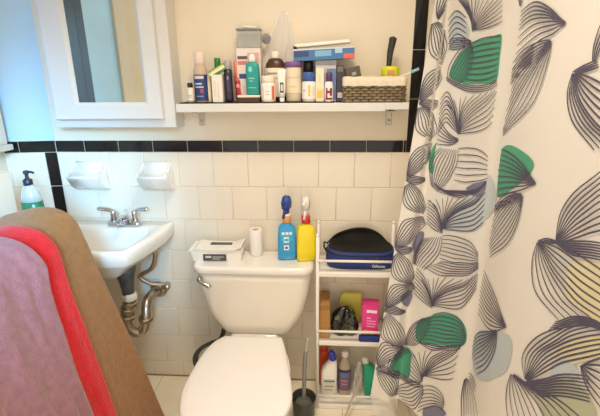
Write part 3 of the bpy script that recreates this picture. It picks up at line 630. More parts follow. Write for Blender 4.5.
# toiletry bag
NAVY = mat('navy_nylon', '#1e3678', .6, var=.12, vscale=30, bump=.25, bscale=300); DARK = mat('black_lining', '#17130f', .8, var=.2)
tb = thing('toiletry_bag', 'open navy blue toiletry bag with black lining on the top tier of the rack', 'bag', (.145, -.11, .6945))
zb = .6945
bx, bw = .150, .148
bm = nb()
def bagsec(z, hx, hy, cy=-.105, wob=0): return [(bx+(hx)*math.copysign(abs(math.cos(a))**.55, math.cos(a)), cy+hy*math.copysign(abs(math.sin(a))**.55, math.sin(a)), z+wob*math.sin(2*a+1)) for a in [2*PI*k/36 for k in range(36)]]
rings(bm, [bagsec(zb, .132, .058), bagsec(zb+.006, .141, .066), bagsec(zb+.03, .146, .071), bagsec(zb+.058, .144, .07, wob=.002), bagsec(zb+.074, .140, .066, wob=.004), bagsec(zb+.079, .134, .060, wob=.004), bagsec(zb+.06, .128, .054), bagsec(zb+.02, .12, .05)], 0, True, True)
bmesh.ops.recalc_face_normals(bm, faces=bm.faces); obj('bag_body', bm, NAVY, tb)
bm = nb()
R = []
for j in range(9):
    t_ = j/8; a = t_*1.15
    y = -.045-.008*t_+.016*math.sin(a*1.6); row = []
    for k in range(25):
        u = -1+2*k/24; h = zb+.07+t_*(.072*max(0, 1-abs(u)**2.1)**.75*(1+.05*math.sin(5*u))+.002)
        row.append((bx-.004+u*(.139-.012*t_), y+.004*math.sin(7*u+t_*3)-.012*(1-u*u)*(t_ > .8), h))
    R.append(row)
back = [[(x, y+.004, z) for x, y, z in r] for r in R]
rings(bm, R+back[::-1], 0, False, True, closed=False); bmesh.ops.recalc_face_normals(bm, faces=bm.faces); obj('flap', bm, DARK, tb)
bm = nb(); rings(bm, [bagsec(zb+.0745, .1365, .0625, wob=.004), bagsec(zb+.0835, .13, .056, wob=.004), bagsec(zb+.06, .11, .045), bagsec(zb+.045, .02, .01)], 0, True, True); obj('lining', bm, DARK, tb)
bm = nb(); tube(bm, [(x, y, z+.0025) for x, y, z in bagsec(zb+.066, .1445, .0695, wob=.004)[18:] ], .0028, 0, 6, False); obj('zipper', bm, P('#14151c'), tb)
bm = nb(); box(bm, .213, .2165, -.1785, -.1755, zb+.028, zb+.062, 0, .001); obj('zipper_pull', bm, DKMET, tb)
text('brand_lettering', 'Gillette', (.222, -.1768, zb+.020), .018, P('#f1efec'), tb)
bm = nb(); tube(bm, [(.008, -.11, zb+.055), (-.004, -.115, zb+.08), (-.002, -.10, zb+.095), (.012, -.09, zb+.085)], .004, 0, 8, True, .4); obj('side_loop', bm, DARK, tb)

# middle tier
zm = .3625
GR = 'things on the middle tier of the rack'
cbx = thing('cardboard_box', 'brown cardboard box at the left end of the middle tier', 'box', (.0, -.11, zm), GR)
bm = nb(); box(bm, -.020, .024, -.175, -.045, zm, zm+.165, 0, .002); obj('box', bm, mat('brown_cardboard', '#b58549', .8, var=.1, vscale=12), cbx)
bm = nb(); box(bm, -.019, .023, -.178, -.1755, zm+.13, zm+.164, 0, 0, 1, (.12, 0, 0), (0, -.176, zm+.164)); obj('flap', bm, mat('brown_cardboard_flap', '#a87a42', .8, var=.1), cbx)
def lump(name, label, cat, c, hx, hy, h, seed, m, group, n=30, rows=14, lobes=.13, parent=None, skirt=0):
    rnd = random.Random(seed); ph = [rnd.uniform(0, 6.28) for _ in range(6)]; R = []
    for j in range(rows+1):
        t = j/rows; pr = max(.05, (.86+.3*math.sin(PI*t)*.5)*max(0, 1-t**3.2)**.5)
        ring = []
        for k in range(n):
            a = 2*PI*k/n
            f = pr*(1+lobes*math.sin(3*a+ph[0]+2*t)+lobes*.7*math.sin(7*a+ph[1]-5*t)+lobes*.5*rnd.uniform(-1, 1)*(t > .03))
            ring.append((c[0]+hx*f*math.cos(a), c[1]+hy*f*math.sin(a), c[2]+h*t+(.1*h*math.sin(4*a+ph[2])*t*(1-t))))
        R.append(ring)
    bm = nb(); rings(bm, R, 0, True, True); bmesh.ops.recalc_face_normals(bm, faces=bm.faces)
    o = obj(name, bm, m, parent, 1)
    if parent is None: tag(o, label, cat, group)
    return o
BAGP = mat('black_patterned_film', '#15150f', .22, var=.2, coat=.4)
nt = BAGP.node_tree; bs = nt.nodes['Principled BSDF']
tcn = nt.nodes.new('ShaderNodeTexCoord'); no = nt.nodes.new('ShaderNodeTexNoise'); no.inputs['Scale'].default_value = 22; no.inputs['Detail'].default_value = 2
cr_ = nt.nodes.new('ShaderNodeValToRGB'); nt.links.new(tcn.outputs['Object'], no.inputs['Vector']); nt.links.new(no.outputs['Fac'], cr_.inputs['Fac'])
el = cr_.color_ramp.elements
el[0].position = .0; el[0].color = lin('#12120f'); el[1].position = .56; el[1].color = lin('#14140f')
for p, c in ((.60, '#4d7a3a'), (.64, '#17160f'), (.68, '#b98f74'), (.72, '#2a3f66')):
    e = el.new(p); e.color = lin(c)
nt.links.new(cr_.outputs['Color'], bs.inputs['Base Color'])
lump('black_plastic_bag', 'crumpled black plastic bag with small coloured print on the middle tier', 'bag', (.092, -.120, zm), .058, .048, .132, 11, BAGP, GR, lobes=.17)
yc = nb(); t2 = bmesh.new()
rr = []
for z_, hx_, hy_ in ((0, .050, .012), (.05, .052, .0135), (.12, .051, .0145), (.15, .048, .013), (.16, .040, .009)):
    rr.append([(x+.003*math.sin(40*y+60*z_), y+.0025*math.sin(70*x+30*z_), z+.008*math.sin(38*x)*(z_ > .1)) for x, y, z in rrect(.122, -.047, zm+z_+.0005, hx_, hy_, .008, 6)])
rings(yc, rr, 0, True, True); bmesh.ops.recalc_face_normals(yc, faces=yc.faces)
tag(obj('yellow_cloth', yc, mat('yellow_cloth', '#e2da66', .85, var=.08, bump=.3, bscale=200), None, 1), 'pale yellow folded cloth behind the black bag on the middle tier', 'cloth', GR)
px_ = carton('pink_box', 'hot pink carton with white lettering and a yellow strip on the middle tier', 'box', .166, .236, -.175, -.11, zm, zm+.165, '#e83a92', [(.28, .9, .80, .88, '#f8e8f0'), (.3, .55, .62, .66, '#f5a5cb'), (.3, .85, .54, .57, '#f5a5cb'), (.3, .85, .46, .49, '#f5a5cb'), (.3, .8, .38, .41, '#f5a5cb'), (.12, .8, .14, .27, '#eeb43e')], rot=(0, 0, -.12), group=GR)
lump('blue_cloth', 'small dark blue cloth lying in front of the pink carton on the middle tier', 'cloth', (.205, -.112, zm), .075, .07, .022, 9, mat('blue_cloth', '#2b3f96', .85, var=.15), GR, lobes=.03) if False else None
bm = nb(); box(bm, .15, .262, -.1985, -.1795, zm, zm+.032, 0, .008, 3); tag(obj('blue_folded_cloth', bm, mat('blue_cloth', '#2b3f8c', .85, var=.2, bump=.3, bscale=200)), 'dark blue folded cloth along the rail below the pink carton', 'cloth', GR)

# lower tier
zl = .0235
GL = 'cleaning things on the bottom tier of the rack'
bl = thing('bleach_bottle', 'white cleaner bottle with a slanted blue cap on the bottom tier', 'bottle', (.022, -.13, zl), GL)
bm = nb(); rloft(bm, [(.024, -.13, zl, .034, .028, .014), (.024, -.13, zl+.006, .037, .031, .016), (.024, -.13, zl+.12, .037, .031, .016), (.027, -.13, zl+.15, .034, .028, .016), (.036, -.13, zl+.178, .024, .02, .014), (.043, -.13, zl+.198, .015, .014, .012)]); b = obj('body', bm, WHITE, bl)
bm = nb(); lathe(bm, [(.0165, 0), (.018, .006), (.016, .03), (.009, .046), (.006, .048)], (.043, -.13, zl+.197), 20, tilt=(0, -.25, 0)); obj('cap', bm, P('#3840b8'), bl)
bm = nb(); box(bm, -.004, .052, -.1622, -.161, zl+.02, zl+.112, 0, .0005); box(bm, 0, .05, -.1632, -.162, zl+.096, zl+.104, 1); box(bm, .002, .046, -.1632, -.162, zl+.07, zl+.075, 2); box(bm, .002, .04, -.1632, -.162, zl+.05, zl+.054, 2); obj('label', bm, [P('#dcd6c4'), P('#4d7fa6'), P('#9a9484')], bl)
bottle('clear_cleaner_bottle', 'clear bottle with white cap and purple label on the bottom tier', 'bottle', .097, -.115, zl, [(.027, 0), (.030, .005), (.030, .15), (.024, .175), (.0125, .195), (.0125, .205)], [(.0145, .203), (.016, .206), (.016, .228), (.013, .232)], '#b7a894', '#ece6da', lab=(.03, .145, .0302, 1.5), labcol='#7d5a76', marks=[(-.9, .9, .86, 1., '#3c3440'), (-.9, .9, .66, .86, '#5f74a4'), (-.6, .5, .45, .5, '#b9a3b6'), (-.6, .5, .3, .34, '#b9a3b6')], sy=.8, group=GL)
bottle('orange_bottle', 'orange red bottle behind the white cleaner bottle on the bottom tier', 'bottle', .0, -.058, zl, [(.022, 0), (.024, .004), (.024, .18), (.018, .2)], cyl(.016, .022, .003, .2), '#cf4a26', '#d2532c', group=GL)
gb = thing('green_bottle', 'teal green bottle with white top leaning on the right of the bottom tier', 'bottle', (.225, -.13, zl), GL)
tl_ = (0, -.10, 0); pv = (.225, -.13, zl)
bm = nb(); rloft(bm, [(.225, -.13, zl+.003, .028, .024, .012), (.225, -.13, zl+.01, .032, .027, .013), (.225, -.13, zl+.13, .032, .027, .013), (.221, -.13, zl+.165, .026, .022, .013), (.212, -.13, zl+.188, .015, .014, .012)], tilt=tl_, piv=pv); obj('body', bm, P('#129a78'), gb)
bm = nb(); rloft(bm, [(.211, -.13, zl+.187, .0145, .0135, .01), (.207, -.13, zl+.21, .012, .011, .009), (.204, -.13, zl+.215, .008, .008, .007)], tilt=tl_, piv=pv); obj('cap', bm, WHITE, gb)
cw = thing('clear_wrap', 'crumpled clear plastic wrap standing between the bottles on the bottom tier', 'wrap', (.165, -.12, zl), GL)
bm = nb(); crumple(bm, (.152, -.125, zl), .015, .028, .17, 21, tops=(.012, 0)); obj('wrap_film', bm, BAGM, cw)
bm = nb(); tube(bm, [(.085, -.285, .004), (.11, -.25, .05), (.145, -.21, .125), (.165, -.205, .18)], .0045, 0, 8); tag(obj('thin_rod', bm, P('#b9a49a')), 'thin pale rod leaning on the front rail of the bottom tier', 'rod')

# plunger beside the toilet
pl = thing('toilet_brush', 'grey handled toilet brush in a dark round holder between the toilet and rack', 'toilet brush', (-.088, -.262, 0))
bm = nb(); R = [[(-.088+r*math.cos(2*PI*k/32), -.262+r*math.sin(2*PI*k/32), z) for k in range(32)] for r, z in ((.030, .001), (.044, .0), (.047, .01), (.051, .10), (.054, .118), (.0525, .122), (.049, .118), (.045, .02), (.01, .015))]
rings(bm, R, 0, True, True); bmesh.ops.recalc_face_normals(bm, faces=bm.faces); obj('holder', bm, P('#3a3b36', .4), pl)
bm = nb(); tube(bm, [(-.089, -.262, .03), (-.087, -.258, .12), (-.084, -.24, .27), (-.079, -.225, .33)], .0095, 0, 12); obj('handle', bm, P('#85847e', .35), pl)
bm = nb(); tube(bm, [(-.0795, -.2255, .325), (-.074, -.222, .37), (-.068, -.22, .39)], lambda t: .0085-.002*t, 0, 12); obj('grip', bm, P('#b5b1a6', .3), pl)
bm = nb(); lathe(bm, [(.012, 0), (.036, .012), (.04, .05), (.034, .075), (.01, .085)], (-.089, -.262, .022), 24); obj('bristles', bm, mat('grey_bristles', '#6f6d66', .9, bump=1, bscale=200), pl)

# ------------------------------------------------------------------ hamper, soap and towels
hp = thing('laundry_hamper', 'cream painted hamper against the left wall under the towels', 'hamper', (-1.02, -.9, 0))
ZH = .900
bm = nb(); hy0, hy1 = -1.45, -.415
def hsec(z, xf, e=0): return [(XL+.012+e, hy0+e, z), (xf-e, hy0+e, z), (xf-e, hy1-e, z), (XL+.012+e, hy1-e, z)]
rings(bm, [hsec(0, -.72), hsec(ZH-.03, -.875)], 0, True, False); bmesh.ops.recalc_face_normals(bm, faces=bm.faces); obj('body', bm, WOODC, hp)
bm = nb(); box(bm, XL+.012, -.865, hy0-.005, hy1+.008, ZH-.029, ZH, 0, .009, 3); obj('lid', bm, WOODC, hp)
bm = nb(); box(bm, XL+.0105, -1.118, hy0, hy1+.03, ZH+.0003, 1.160, 0, .008, 3); obj('back_panel', bm, WOODC, hp)
so = thing('soap_dispenser', 'clear pump bottle with green soap and black pump on the hamper corner', 'soap dispenser', (-1.012, -.45, ZH))
sx_, sy_ = -1.010, -.452
bm = nb(); lathe(bm, [(.031, 0), (.037, .004), (.037, .14), (.035, .170), (.029, .198), (.018, .223), (.011, .230)], (sx_, sy_, ZH+.0005), 28, 0, 1, .8); obj('bottle', bm, mat('clear_bottle', '#e4f0f2', .08, trans=.3, alpha=.45), so)
bm = nb(); lathe(bm, [(.030, .001), (.0374, .004), (.0374, .14), (.0354, .168), (.0345, .1685)], (sx_, sy_, ZH+.0005), 28, 0, 1, .8); obj('green_soap', bm, mat('green_soap', '#256b48', .2), so)
bm = nb(); lathe(bm, [(.0135, .223), (.0150, .226), (.0150, .242), (.008, .247), (.0055, .249), (.0055, .264)], (sx_, sy_, ZH), 20); lathe(bm, [(.009, .263), (.0095, .265), (.0095, .271), (.007, .274)], (sx_, sy_, ZH), 18)
tube(bm, [(sx_, sy_, ZH+.269), (sx_+.02, sy_-.002, ZH+.2695), (sx_+.028, sy_-.002, ZH+.266)], .0040, 0, 8); obj('pump', bm, P('#1e2638'), so)

def towel(name, label, edge, yend, lift, thick, m, seed, waves, ridges=()):
    """edge: far-edge y for each section station; sheet runs from there towards the camera"""
    base = [(-1.075, 1.000), (-1.06, 1.006), (-1.03, 1.014), (-.995, 1.024), (-.96, 1.033), (-.92, 1.036), (-.88, 1.030), (-.853, 1.012), (-.838, .975), (-.82, .91), (-.79, .80), (-.755, .68), (-.715, .545), (-.675, .40), (-.638, .26), (-.60, .12)]
    S_ = smooth_path([(x, 0, z) for x, z in base], 3); ns = len(S_); ny = 60; rnd = random.Random(seed)
    nor = []
    for i in range(ns):
        T = (S_[min(i+1, ns-1)]-S_[max(i-1, 0)]).normalized(); nor.append(Vector((-T.z, 0, T.x)) if False else Vector((-T.z, 0, T.x)))
    rows = []
    for i in range(ns):
        s = i/(ns-1); q = s*(len(edge)-1); k = min(int(q), len(edge)-2); ye = edge[k]+(edge[k+1]-edge[k])*(q-k)
        row = []
        for j in range(ny+1):
            t = j/ny; y = ye+(yend-ye)*t
            n_ = nor[i]; n_ = n_ if n_.z > -.2 or n_.x > 0 else -n_
            hang = max(0, s-.4)/.6
            wv = sum(a*math.sin(f*(y*10)+p+1.3*s) for a, f, p in waves)*(.25+hang)
            wv += sum(a*math.exp(-((y-ye+d_+.012*math.sin(9*s+seed))/w_)**2) for a, d_, w_ in ridges)*(.35+.65*s)
            bunch = .016*math.exp(-((y-ye)/.05)**2)*(1-hang)
            sag = (-.06*min(1, max(0, (-.50-y)/.21)))*min(1, max(0, (S_[i].z-.72)/.27))
            p = S_[i]+Vector((0, 0, sag))+n_*(lift+wv+bunch+.0012*rnd.uniform(-1, 1))
            row.append((p.x, y, max(p.z, .02)))
        rows.append(row)
    bm = nb()
    rings(bm, rows, 0, False, True, closed=False)
    o = obj(name, bm, m)
    so_ = o.modifiers.new('thickness', 'SOLIDIFY'); so_.thickness = thick; so_.offset = 0
    ss = o.modifiers.new('subdivision', 'SUBSURF'); ss.levels = 1; ss.render_levels = 2
    return tag(o, label, 'towel', 'bath towels draped over the hamper')
def terry(name, col, v): return mat(name, col, .95, var=v, vscale=45, bump=1, bscale=150, sheen=.25)
towel('bath_towel', 'brown bath towel, farthest of the three and nearest the sink', [-.50, -.50, -.505, -.51, -.51, -.51, -.515], -1.42, .008, .016, terry('brown_terry', '#8e6233', .12), 1, [(.005, 1.1, .4), (.003, 2.7, 1)])
towel('bath_towel', 'bright red bath towel between the brown and mauve towels', [-.60, -.62, -.635, -.65, -.69, -.74, -.79], -1.42, .027, .014, terry('red_terry', '#c41119', .12), 2, [(.005, 1.1, .4), (.003, 2.7, 1)], [(.006, .035, .012)])
towel('bath_towel', 'mauve pink bath towel lying over the red one, nearest the camera', [-.76, -.755, -.74, -.745, -.80, -.86, -.93], -1.42, .054, .014, terry('mauve_terry', '#94666c', .14), 3, [(.005, 1.1, .4), (.003, 2.7, 1), (.003, 11, 1)], [(.009, .03, .011), (.011, .075, .014), (.010, .16, .02), (.012, .27, .022), (.01, .40, .02)])

# ------------------------------------------------------------------ shower curtain with its print
LEAVES=[([[(0.46,0.1634),(0.26,0.1468),(0.22,0.1176)],[(0.55,0.1653),(1.0,0.1466),(1.91,0.1194)]],6),
([[(0.02,0.1728),(0.02,0.2027),(0.52,0.2332),(2.09,0.2506)],[(0.49,0.169),(1.69,0.1831),(2.14,0.2065),(2.2,0.2258)]],9),
([[(0.03,0.319),(0.09,0.2893),(0.55,0.2641),(1.93,0.2524)],[(0.31,0.323),(0.83,0.3092),(1.89,0.2918),(2.17,0.2741)]],8),
([[(0.07,0.323),(0.72,0.3191),(2.13,0.3215)],[(0.1,0.327),(1.11,0.3391),(2.11,0.3336)]],6),
([[(0.02,0.335),(0.02,0.3592),(0.37,0.3836),(1.92,0.4055)],[(0.5,0.331),(1.74,0.35),(2.18,0.3696),(2.24,0.3877)]],9),
([[(0.02,0.4759),(0.02,0.4419),(0.66,0.4143),(2.1,0.407)],[(0.31,0.4776),(0.94,0.4621),(1.85,0.4432),(2.04,0.426)]],9),
([[(0.02,0.478),(0.62,0.475),(1.78,0.4814)],[(0.03,0.4844),(0.63,0.4919),(1.82,0.4878)]],6),
([[(0.02,0.4975),(0.02,0.5235),(0.56,0.546),(2.11,0.5582)],[(0.36,0.4882),(1.38,0.51),(1.98,0.5286),(2.23,0.5436)]],9),
([[(0.02,0.6307),(0.07,0.5987),(0.53,0.5681),(2.14,0.5645)],[(0.38,0.6336),(1.22,0.6141),(1.97,0.5948),(2.32,0.5769)]],9),
([[(0.02,0.633),(0.54,0.6282),(1.34,0.6306)],[(0.15,0.6394),(0.68,0.6456),(1.39,0.6377)]],6),
([[(0.02,0.6542),(0.02,0.6818),(0.43,0.7047),(1.85,0.7139)],[(0.3,0.6432),(1.09,0.6585),(1.79,0.6859),(2.07,0.7033)]],9),
([[(0.02,0.7735),(0.02,0.7462),(0.48,0.716),(2.05,0.7152)],[(0.23,0.7754),(1.07,0.7505),(1.8,0.7396),(2.21,0.7241)]],9),
([[(0.02,0.7782),(0.56,0.7672),(1.53,0.778)],[(0.02,0.7847),(0.63,0.7857),(1.56,0.7831)]],6),
([[(0.02,0.8036),(0.02,0.8329),(0.35,0.8524),(1.89,0.8677)],[(0.27,0.7847),(1.24,0.8107),(1.85,0.8406),(2.17,0.8568)]],9),
([[(0.1,0.9165),(0.03,0.8866),(0.43,0.8563),(1.9,0.8701)],[(0.32,0.9234),(0.81,0.8983),(1.47,0.8889),(2.03,0.8767)]],8),
([[(0.08,0.9272),(0.62,0.9132),(1.83,0.9326)],[(0.18,0.9335),(0.68,0.9299),(1.87,0.9403)]],5),
([[(0.19,0.9359),(0.44,0.9571),(0.77,0.9717),(1.43,0.989)],[(0.45,0.9263),(1.14,0.9273),(1.75,0.9525),(1.75,0.9909)]],8),
([[(2.09,0.1648),(2.37,0.1503),(2.7,0.1668)],[(2.27,0.2223),(2.49,0.2047),(2.82,0.2142)]],6),
([[(2.22,0.1176),(2.56,0.1437),(2.84,0.1699),(2.99,0.1922)],[(2.6,0.123),(2.74,0.1461),(2.91,0.1689),(3.04,0.1926)]],6),
([[(2.26,0.2033),(2.58,0.2017),(3.02,0.2099)],[(2.3,0.2205),(2.62,0.2221),(3.03,0.2135)]],6),
([[(2.97,0.2115),(2.63,0.224),(2.38,0.2531),(2.37,0.278)],[(3.1,0.2192),(3.22,0.2444),(3.07,0.2726),(2.78,0.2874)]],9),
([[(2.22,0.3193),(2.43,0.3031),(2.68,0.3255),(3.02,0.3732)],[(2.28,0.3874),(2.5,0.3616),(2.76,0.3713),(3.05,0.3807)]],8),
([[(3.08,0.3899),(2.69,0.3837),(2.28,0.359)],[(3.1,0.3936),(2.74,0.4049),(2.29,0.4077)]],6),
([[(2.46,0.4142),(2.15,0.4379),(2.13,0.4633),(2.32,0.495)],[(3.15,0.4103),(3.16,0.4392),(2.9,0.4728),(2.56,0.5034)]],10),
([[(2.23,0.5263),(2.56,0.5329),(2.75,0.5498),(2.96,0.5749)],[(2.31,0.5727),(2.56,0.58),(2.76,0.5816),(2.98,0.5808)]],8),
([[(2.32,0.6079),(1.83,0.6402),(1.6,0.6529),(1.61,0.6712)],[(3.0,0.5867),(3.0,0.6165),(2.74,0.6495),(2.45,0.6763)]],10),
([[(2.12,0.6795),(2.48,0.6889),(2.73,0.7079),(3.0,0.7355)],[(1.95,0.7324),(2.44,0.7408),(2.74,0.744),(3.03,0.7438)]],8),
([[(2.7,0.7778),(2.34,0.8056),(2.09,0.8363),(2.06,0.8663)],[(3.04,0.7617),(2.94,0.797),(2.68,0.8354),(2.46,0.8541)]],8),
([[(2.4,0.8663),(2.61,0.8771),(2.83,0.8917),(3.06,0.9123)],[(2.17,0.9339),(2.57,0.933),(2.84,0.9282),(3.06,0.9145)]],7),
([[(2.35,0.8657),(1.57,0.8755),(0.8,0.8959),(0.79,0.9259)],[(2.37,0.8724),(1.9,0.89),(1.27,0.9012),(0.98,0.9345)]],4),
([[(0.79,0.9259),(1.56,0.9452),(2.52,0.9458),(3.13,0.9235)],[(0.75,0.9164),(1.6,0.9356),(2.4,0.9383),(2.61,0.9289)]],4),
([[(3.02,0.1872),(2.87,0.1581),(2.74,0.1217)],[(3.02,0.1872),(3.39,0.1648),(3.85,0.1424)],[(3.04,0.1908),(3.52,0.193),(4.05,0.1878)]],12),
([[(3.08,0.2138),(3.47,0.2088),(4.11,0.2108)],[(2.93,0.2872),(3.52,0.29),(4.16,0.2795)]],9),
([[(2.34,0.2799),(2.8,0.2948),(3.49,0.3005),(4.27,0.2874)],[(2.33,0.2741),(2.78,0.2874),(3.53,0.2934),(4.23,0.2795)]],3),
([[(3.04,0.3769),(2.8,0.3459),(2.41,0.3207)],[(3.04,0.3769),(3.11,0.3349),(3.5,0.3039)],[(3.04,0.3769),(3.51,0.3354),(4.31,0.2937)],[(3.05,0.3807),(3.59,0.37),(4.26,0.3475)]],14),
([[(3.14,0.4084),(3.43,0.4018),(3.78,0.399),(4.29,0.4065)],[(3.16,0.4686),(3.48,0.4647),(3.86,0.4534),(4.41,0.4422)]],6),
([[(2.37,0.4857),(2.8,0.4948),(3.51,0.4809),(4.36,0.4478)],[(2.63,0.502),(3.34,0.4978),(3.72,0.4805),(4.38,0.4511)]],6),
([[(2.94,0.5709),(2.69,0.5427),(2.31,0.525)],[(2.94,0.5709),(3.14,0.5294),(3.45,0.4925)],[(2.94,0.5709),(3.5,0.518),(4.39,0.467)],[(2.95,0.5729),(3.58,0.5565),(4.51,0.5201)]],16),
([[(3.0,0.5867),(3.49,0.5719),(3.95,0.5677),(4.45,0.581)],[(3.01,0.6335),(3.43,0.6262),(3.82,0.6108),(4.52,0.5954)]],7),
([[(2.43,0.6678),(3.12,0.6673),(3.69,0.6425),(4.57,0.6063)],[(3.04,0.6414),(3.51,0.6262),(3.9,0.6121),(4.53,0.5972)]],6),
([[(3.0,0.7355),(2.7,0.7134),(2.42,0.6977)],[(3.0,0.7355),(3.22,0.6917),(3.49,0.6569)],[(3.0,0.7355),(3.63,0.6744),(4.61,0.6135)],[(3.02,0.7396),(3.76,0.7081),(4.61,0.645)]],15),
([[(3.08,0.7581),(3.51,0.7308),(3.91,0.7249),(4.3,0.7493)],[(2.68,0.8354),(3.42,0.8102),(3.82,0.7832),(4.3,0.7644)]],9),
([[(2.42,0.8365),(3.15,0.8336),(3.56,0.8099),(4.1,0.7797)],[(2.68,0.8376),(3.29,0.8187),(3.68,0.7954),(4.14,0.7723)]],3),
([[(3.05,0.9101),(2.71,0.8823),(2.42,0.8729)],[(3.05,0.9101),(3.2,0.8568),(3.57,0.8119)],[(3.04,0.908),(3.51,0.8414),(4.04,0.7792)],[(3.03,0.9036),(3.54,0.8787),(3.94,0.8515)]],13),
([[(1.4,0.9835),(2.24,0.957),(2.7,0.9295),(3.13,0.9235)],[(2.52,1.0),(2.83,0.9938),(3.07,0.9662),(3.16,0.9365)]],8),
([[(3.13,0.9235),(3.44,0.9048),(3.67,0.9068),(3.75,0.9222)],[(3.04,0.9924),(3.34,0.9615),(3.58,0.9398),(3.73,0.941)]],7),
([[(4.73,0.9276),(4.53,0.877),(4.58,0.8373)],[(5.76,0.8507),(5.41,0.8344),(4.7,0.8321)]],7),
([[(4.88,0.8163),(5.22,0.8114),(5.44,0.8106)],[(4.94,0.8276),(5.21,0.8252),(5.43,0.8239)]],3),
([[(6.2,0.2104),(5.84,0.19),(5.49,0.1743),(5.16,0.1818)],[(6.2,0.2104),(5.83,0.2007),(5.46,0.1972),(5.18,0.207)],[(6.21,0.2116),(6.03,0.2211),(5.7,0.2278),(5.19,0.2528)]],9),
([[(5.96,0.229),(5.7,0.2291),(5.4,0.2369),(5.12,0.2541)],[(5.97,0.2302),(5.65,0.2495),(5.36,0.272),(5.19,0.2972)],[(5.97,0.2302),(5.69,0.2656),(5.34,0.3159),(5.06,0.3569)],[(5.99,0.2304),(5.99,0.2561),(5.78,0.3124),(5.1,0.3662)]],13),
([[(5.61,0.2347),(5.39,0.2453),(5.12,0.2644)],[(5.62,0.2547),(5.4,0.2678),(5.11,0.2853)]],5),
([[(4.9,0.1513),(5.02,0.1635),(5.1,0.1727)],[(5.11,0.1536),(5.14,0.1651),(5.14,0.1732)]],3),
([[(6.43,0.2705),(6.42,0.2959),(6.55,0.3263),(6.86,0.352)],[(6.46,0.2717),(6.58,0.3007),(6.85,0.3262),(7.14,0.3362)],[(6.47,0.2706),(6.62,0.2751),(6.79,0.2824),(7.1,0.2943)]],11),
([[(6.43,0.2694),(6.54,0.263),(6.67,0.2573)],[(6.48,0.2717),(6.59,0.2686),(6.71,0.2647)]],4),
([[(6.63,0.2592),(6.61,0.2412),(6.63,0.221)],[(6.66,0.2593),(6.69,0.242),(6.76,0.2262)]],4),
([[(6.21,0.4131),(5.94,0.4011),(5.55,0.3897),(5.13,0.3867)],[(6.21,0.4131),(5.87,0.4144),(5.48,0.4163),(5.08,0.4222)],[(6.21,0.4144),(6.01,0.4258),(5.67,0.4416),(5.19,0.4638)]],9),
([[(5.92,0.4368),(5.62,0.4449),(5.35,0.4624),(5.17,0.4849)],[(5.92,0.4381),(5.73,0.4599),(5.46,0.4984),(5.11,0.5491)],[(5.96,0.4387),(5.95,0.4784),(5.72,0.5249),(5.24,0.5696)]],12),
([[(5.78,0.4409),(5.53,0.456),(5.16,0.4817)],[(5.66,0.4577),(5.45,0.4721),(5.15,0.4924)]],4),
([[(6.64,0.4707),(6.63,0.4356),(6.76,0.4013),(7.05,0.3674)],[(6.65,0.47),(6.8,0.435),(6.97,0.4112),(7.24,0.3822)],[(6.68,0.4721),(6.91,0.4519),(7.14,0.4341),(7.31,0.4183)]],10),
([[(6.64,0.4719),(6.86,0.4595),(7.23,0.4433)],[(6.65,0.4743),(6.9,0.4751),(7.27,0.4601)]],7),
([[(6.41,0.4872),(6.39,0.5184),(6.52,0.5528),(6.89,0.562)],[(6.44,0.4868),(6.71,0.5095),(7.11,0.5203),(7.39,0.5154)],[(6.44,0.4843),(6.68,0.4721),(7.0,0.4713),(7.34,0.4717)]],12),
([[(6.41,0.486),(6.52,0.4762),(6.65,0.4712)],[(6.44,0.4868),(6.55,0.4804),(6.66,0.4735)]],3),
([[(6.85,0.5687),(7.06,0.5463),(7.25,0.5304),(7.39,0.524)],[(6.79,0.585),(7.12,0.5532),(7.26,0.5387),(7.4,0.5298)]],5),
([[(6.62,0.6806),(6.52,0.6534),(6.68,0.6047),(7.02,0.557)],[(6.63,0.6789),(6.79,0.618),(7.12,0.5694),(7.4,0.5298)],[(6.66,0.6783),(6.91,0.6331),(7.25,0.5834),(7.44,0.5503)]],10),
([[(6.64,0.6816),(6.94,0.6426),(7.37,0.5902)],[(6.64,0.6855),(6.93,0.6717),(7.43,0.6145)]],8),
([[(6.4,0.6983),(6.38,0.7229),(6.41,0.7467),(6.5,0.7688)],[(6.44,0.6961),(6.59,0.696),(6.75,0.7007),(6.93,0.7093)],[(6.45,0.6929),(6.76,0.6775),(7.15,0.6539),(7.42,0.6415)]],11),
([[(7.28,0.5886),(7.37,0.6027),(7.53,0.6088)],[(7.3,0.5854),(7.37,0.5697),(7.45,0.5542)]],7),
([[(6.14,0.6395),(5.68,0.6188),(5.29,0.6097),(5.01,0.602)],[(6.14,0.6395),(5.61,0.6469),(5.29,0.6497),(4.91,0.6431)],[(6.15,0.6409),(5.86,0.6661),(5.48,0.6852),(4.98,0.6871)]],11),
([[(5.85,0.6647),(5.55,0.6912),(5.21,0.7176),(4.92,0.7402)],[(5.86,0.6661),(5.65,0.7043),(5.33,0.7443),(4.95,0.7793)],[(5.89,0.6639),(5.94,0.6957),(5.73,0.7466),(5.4,0.7885)]],10)]
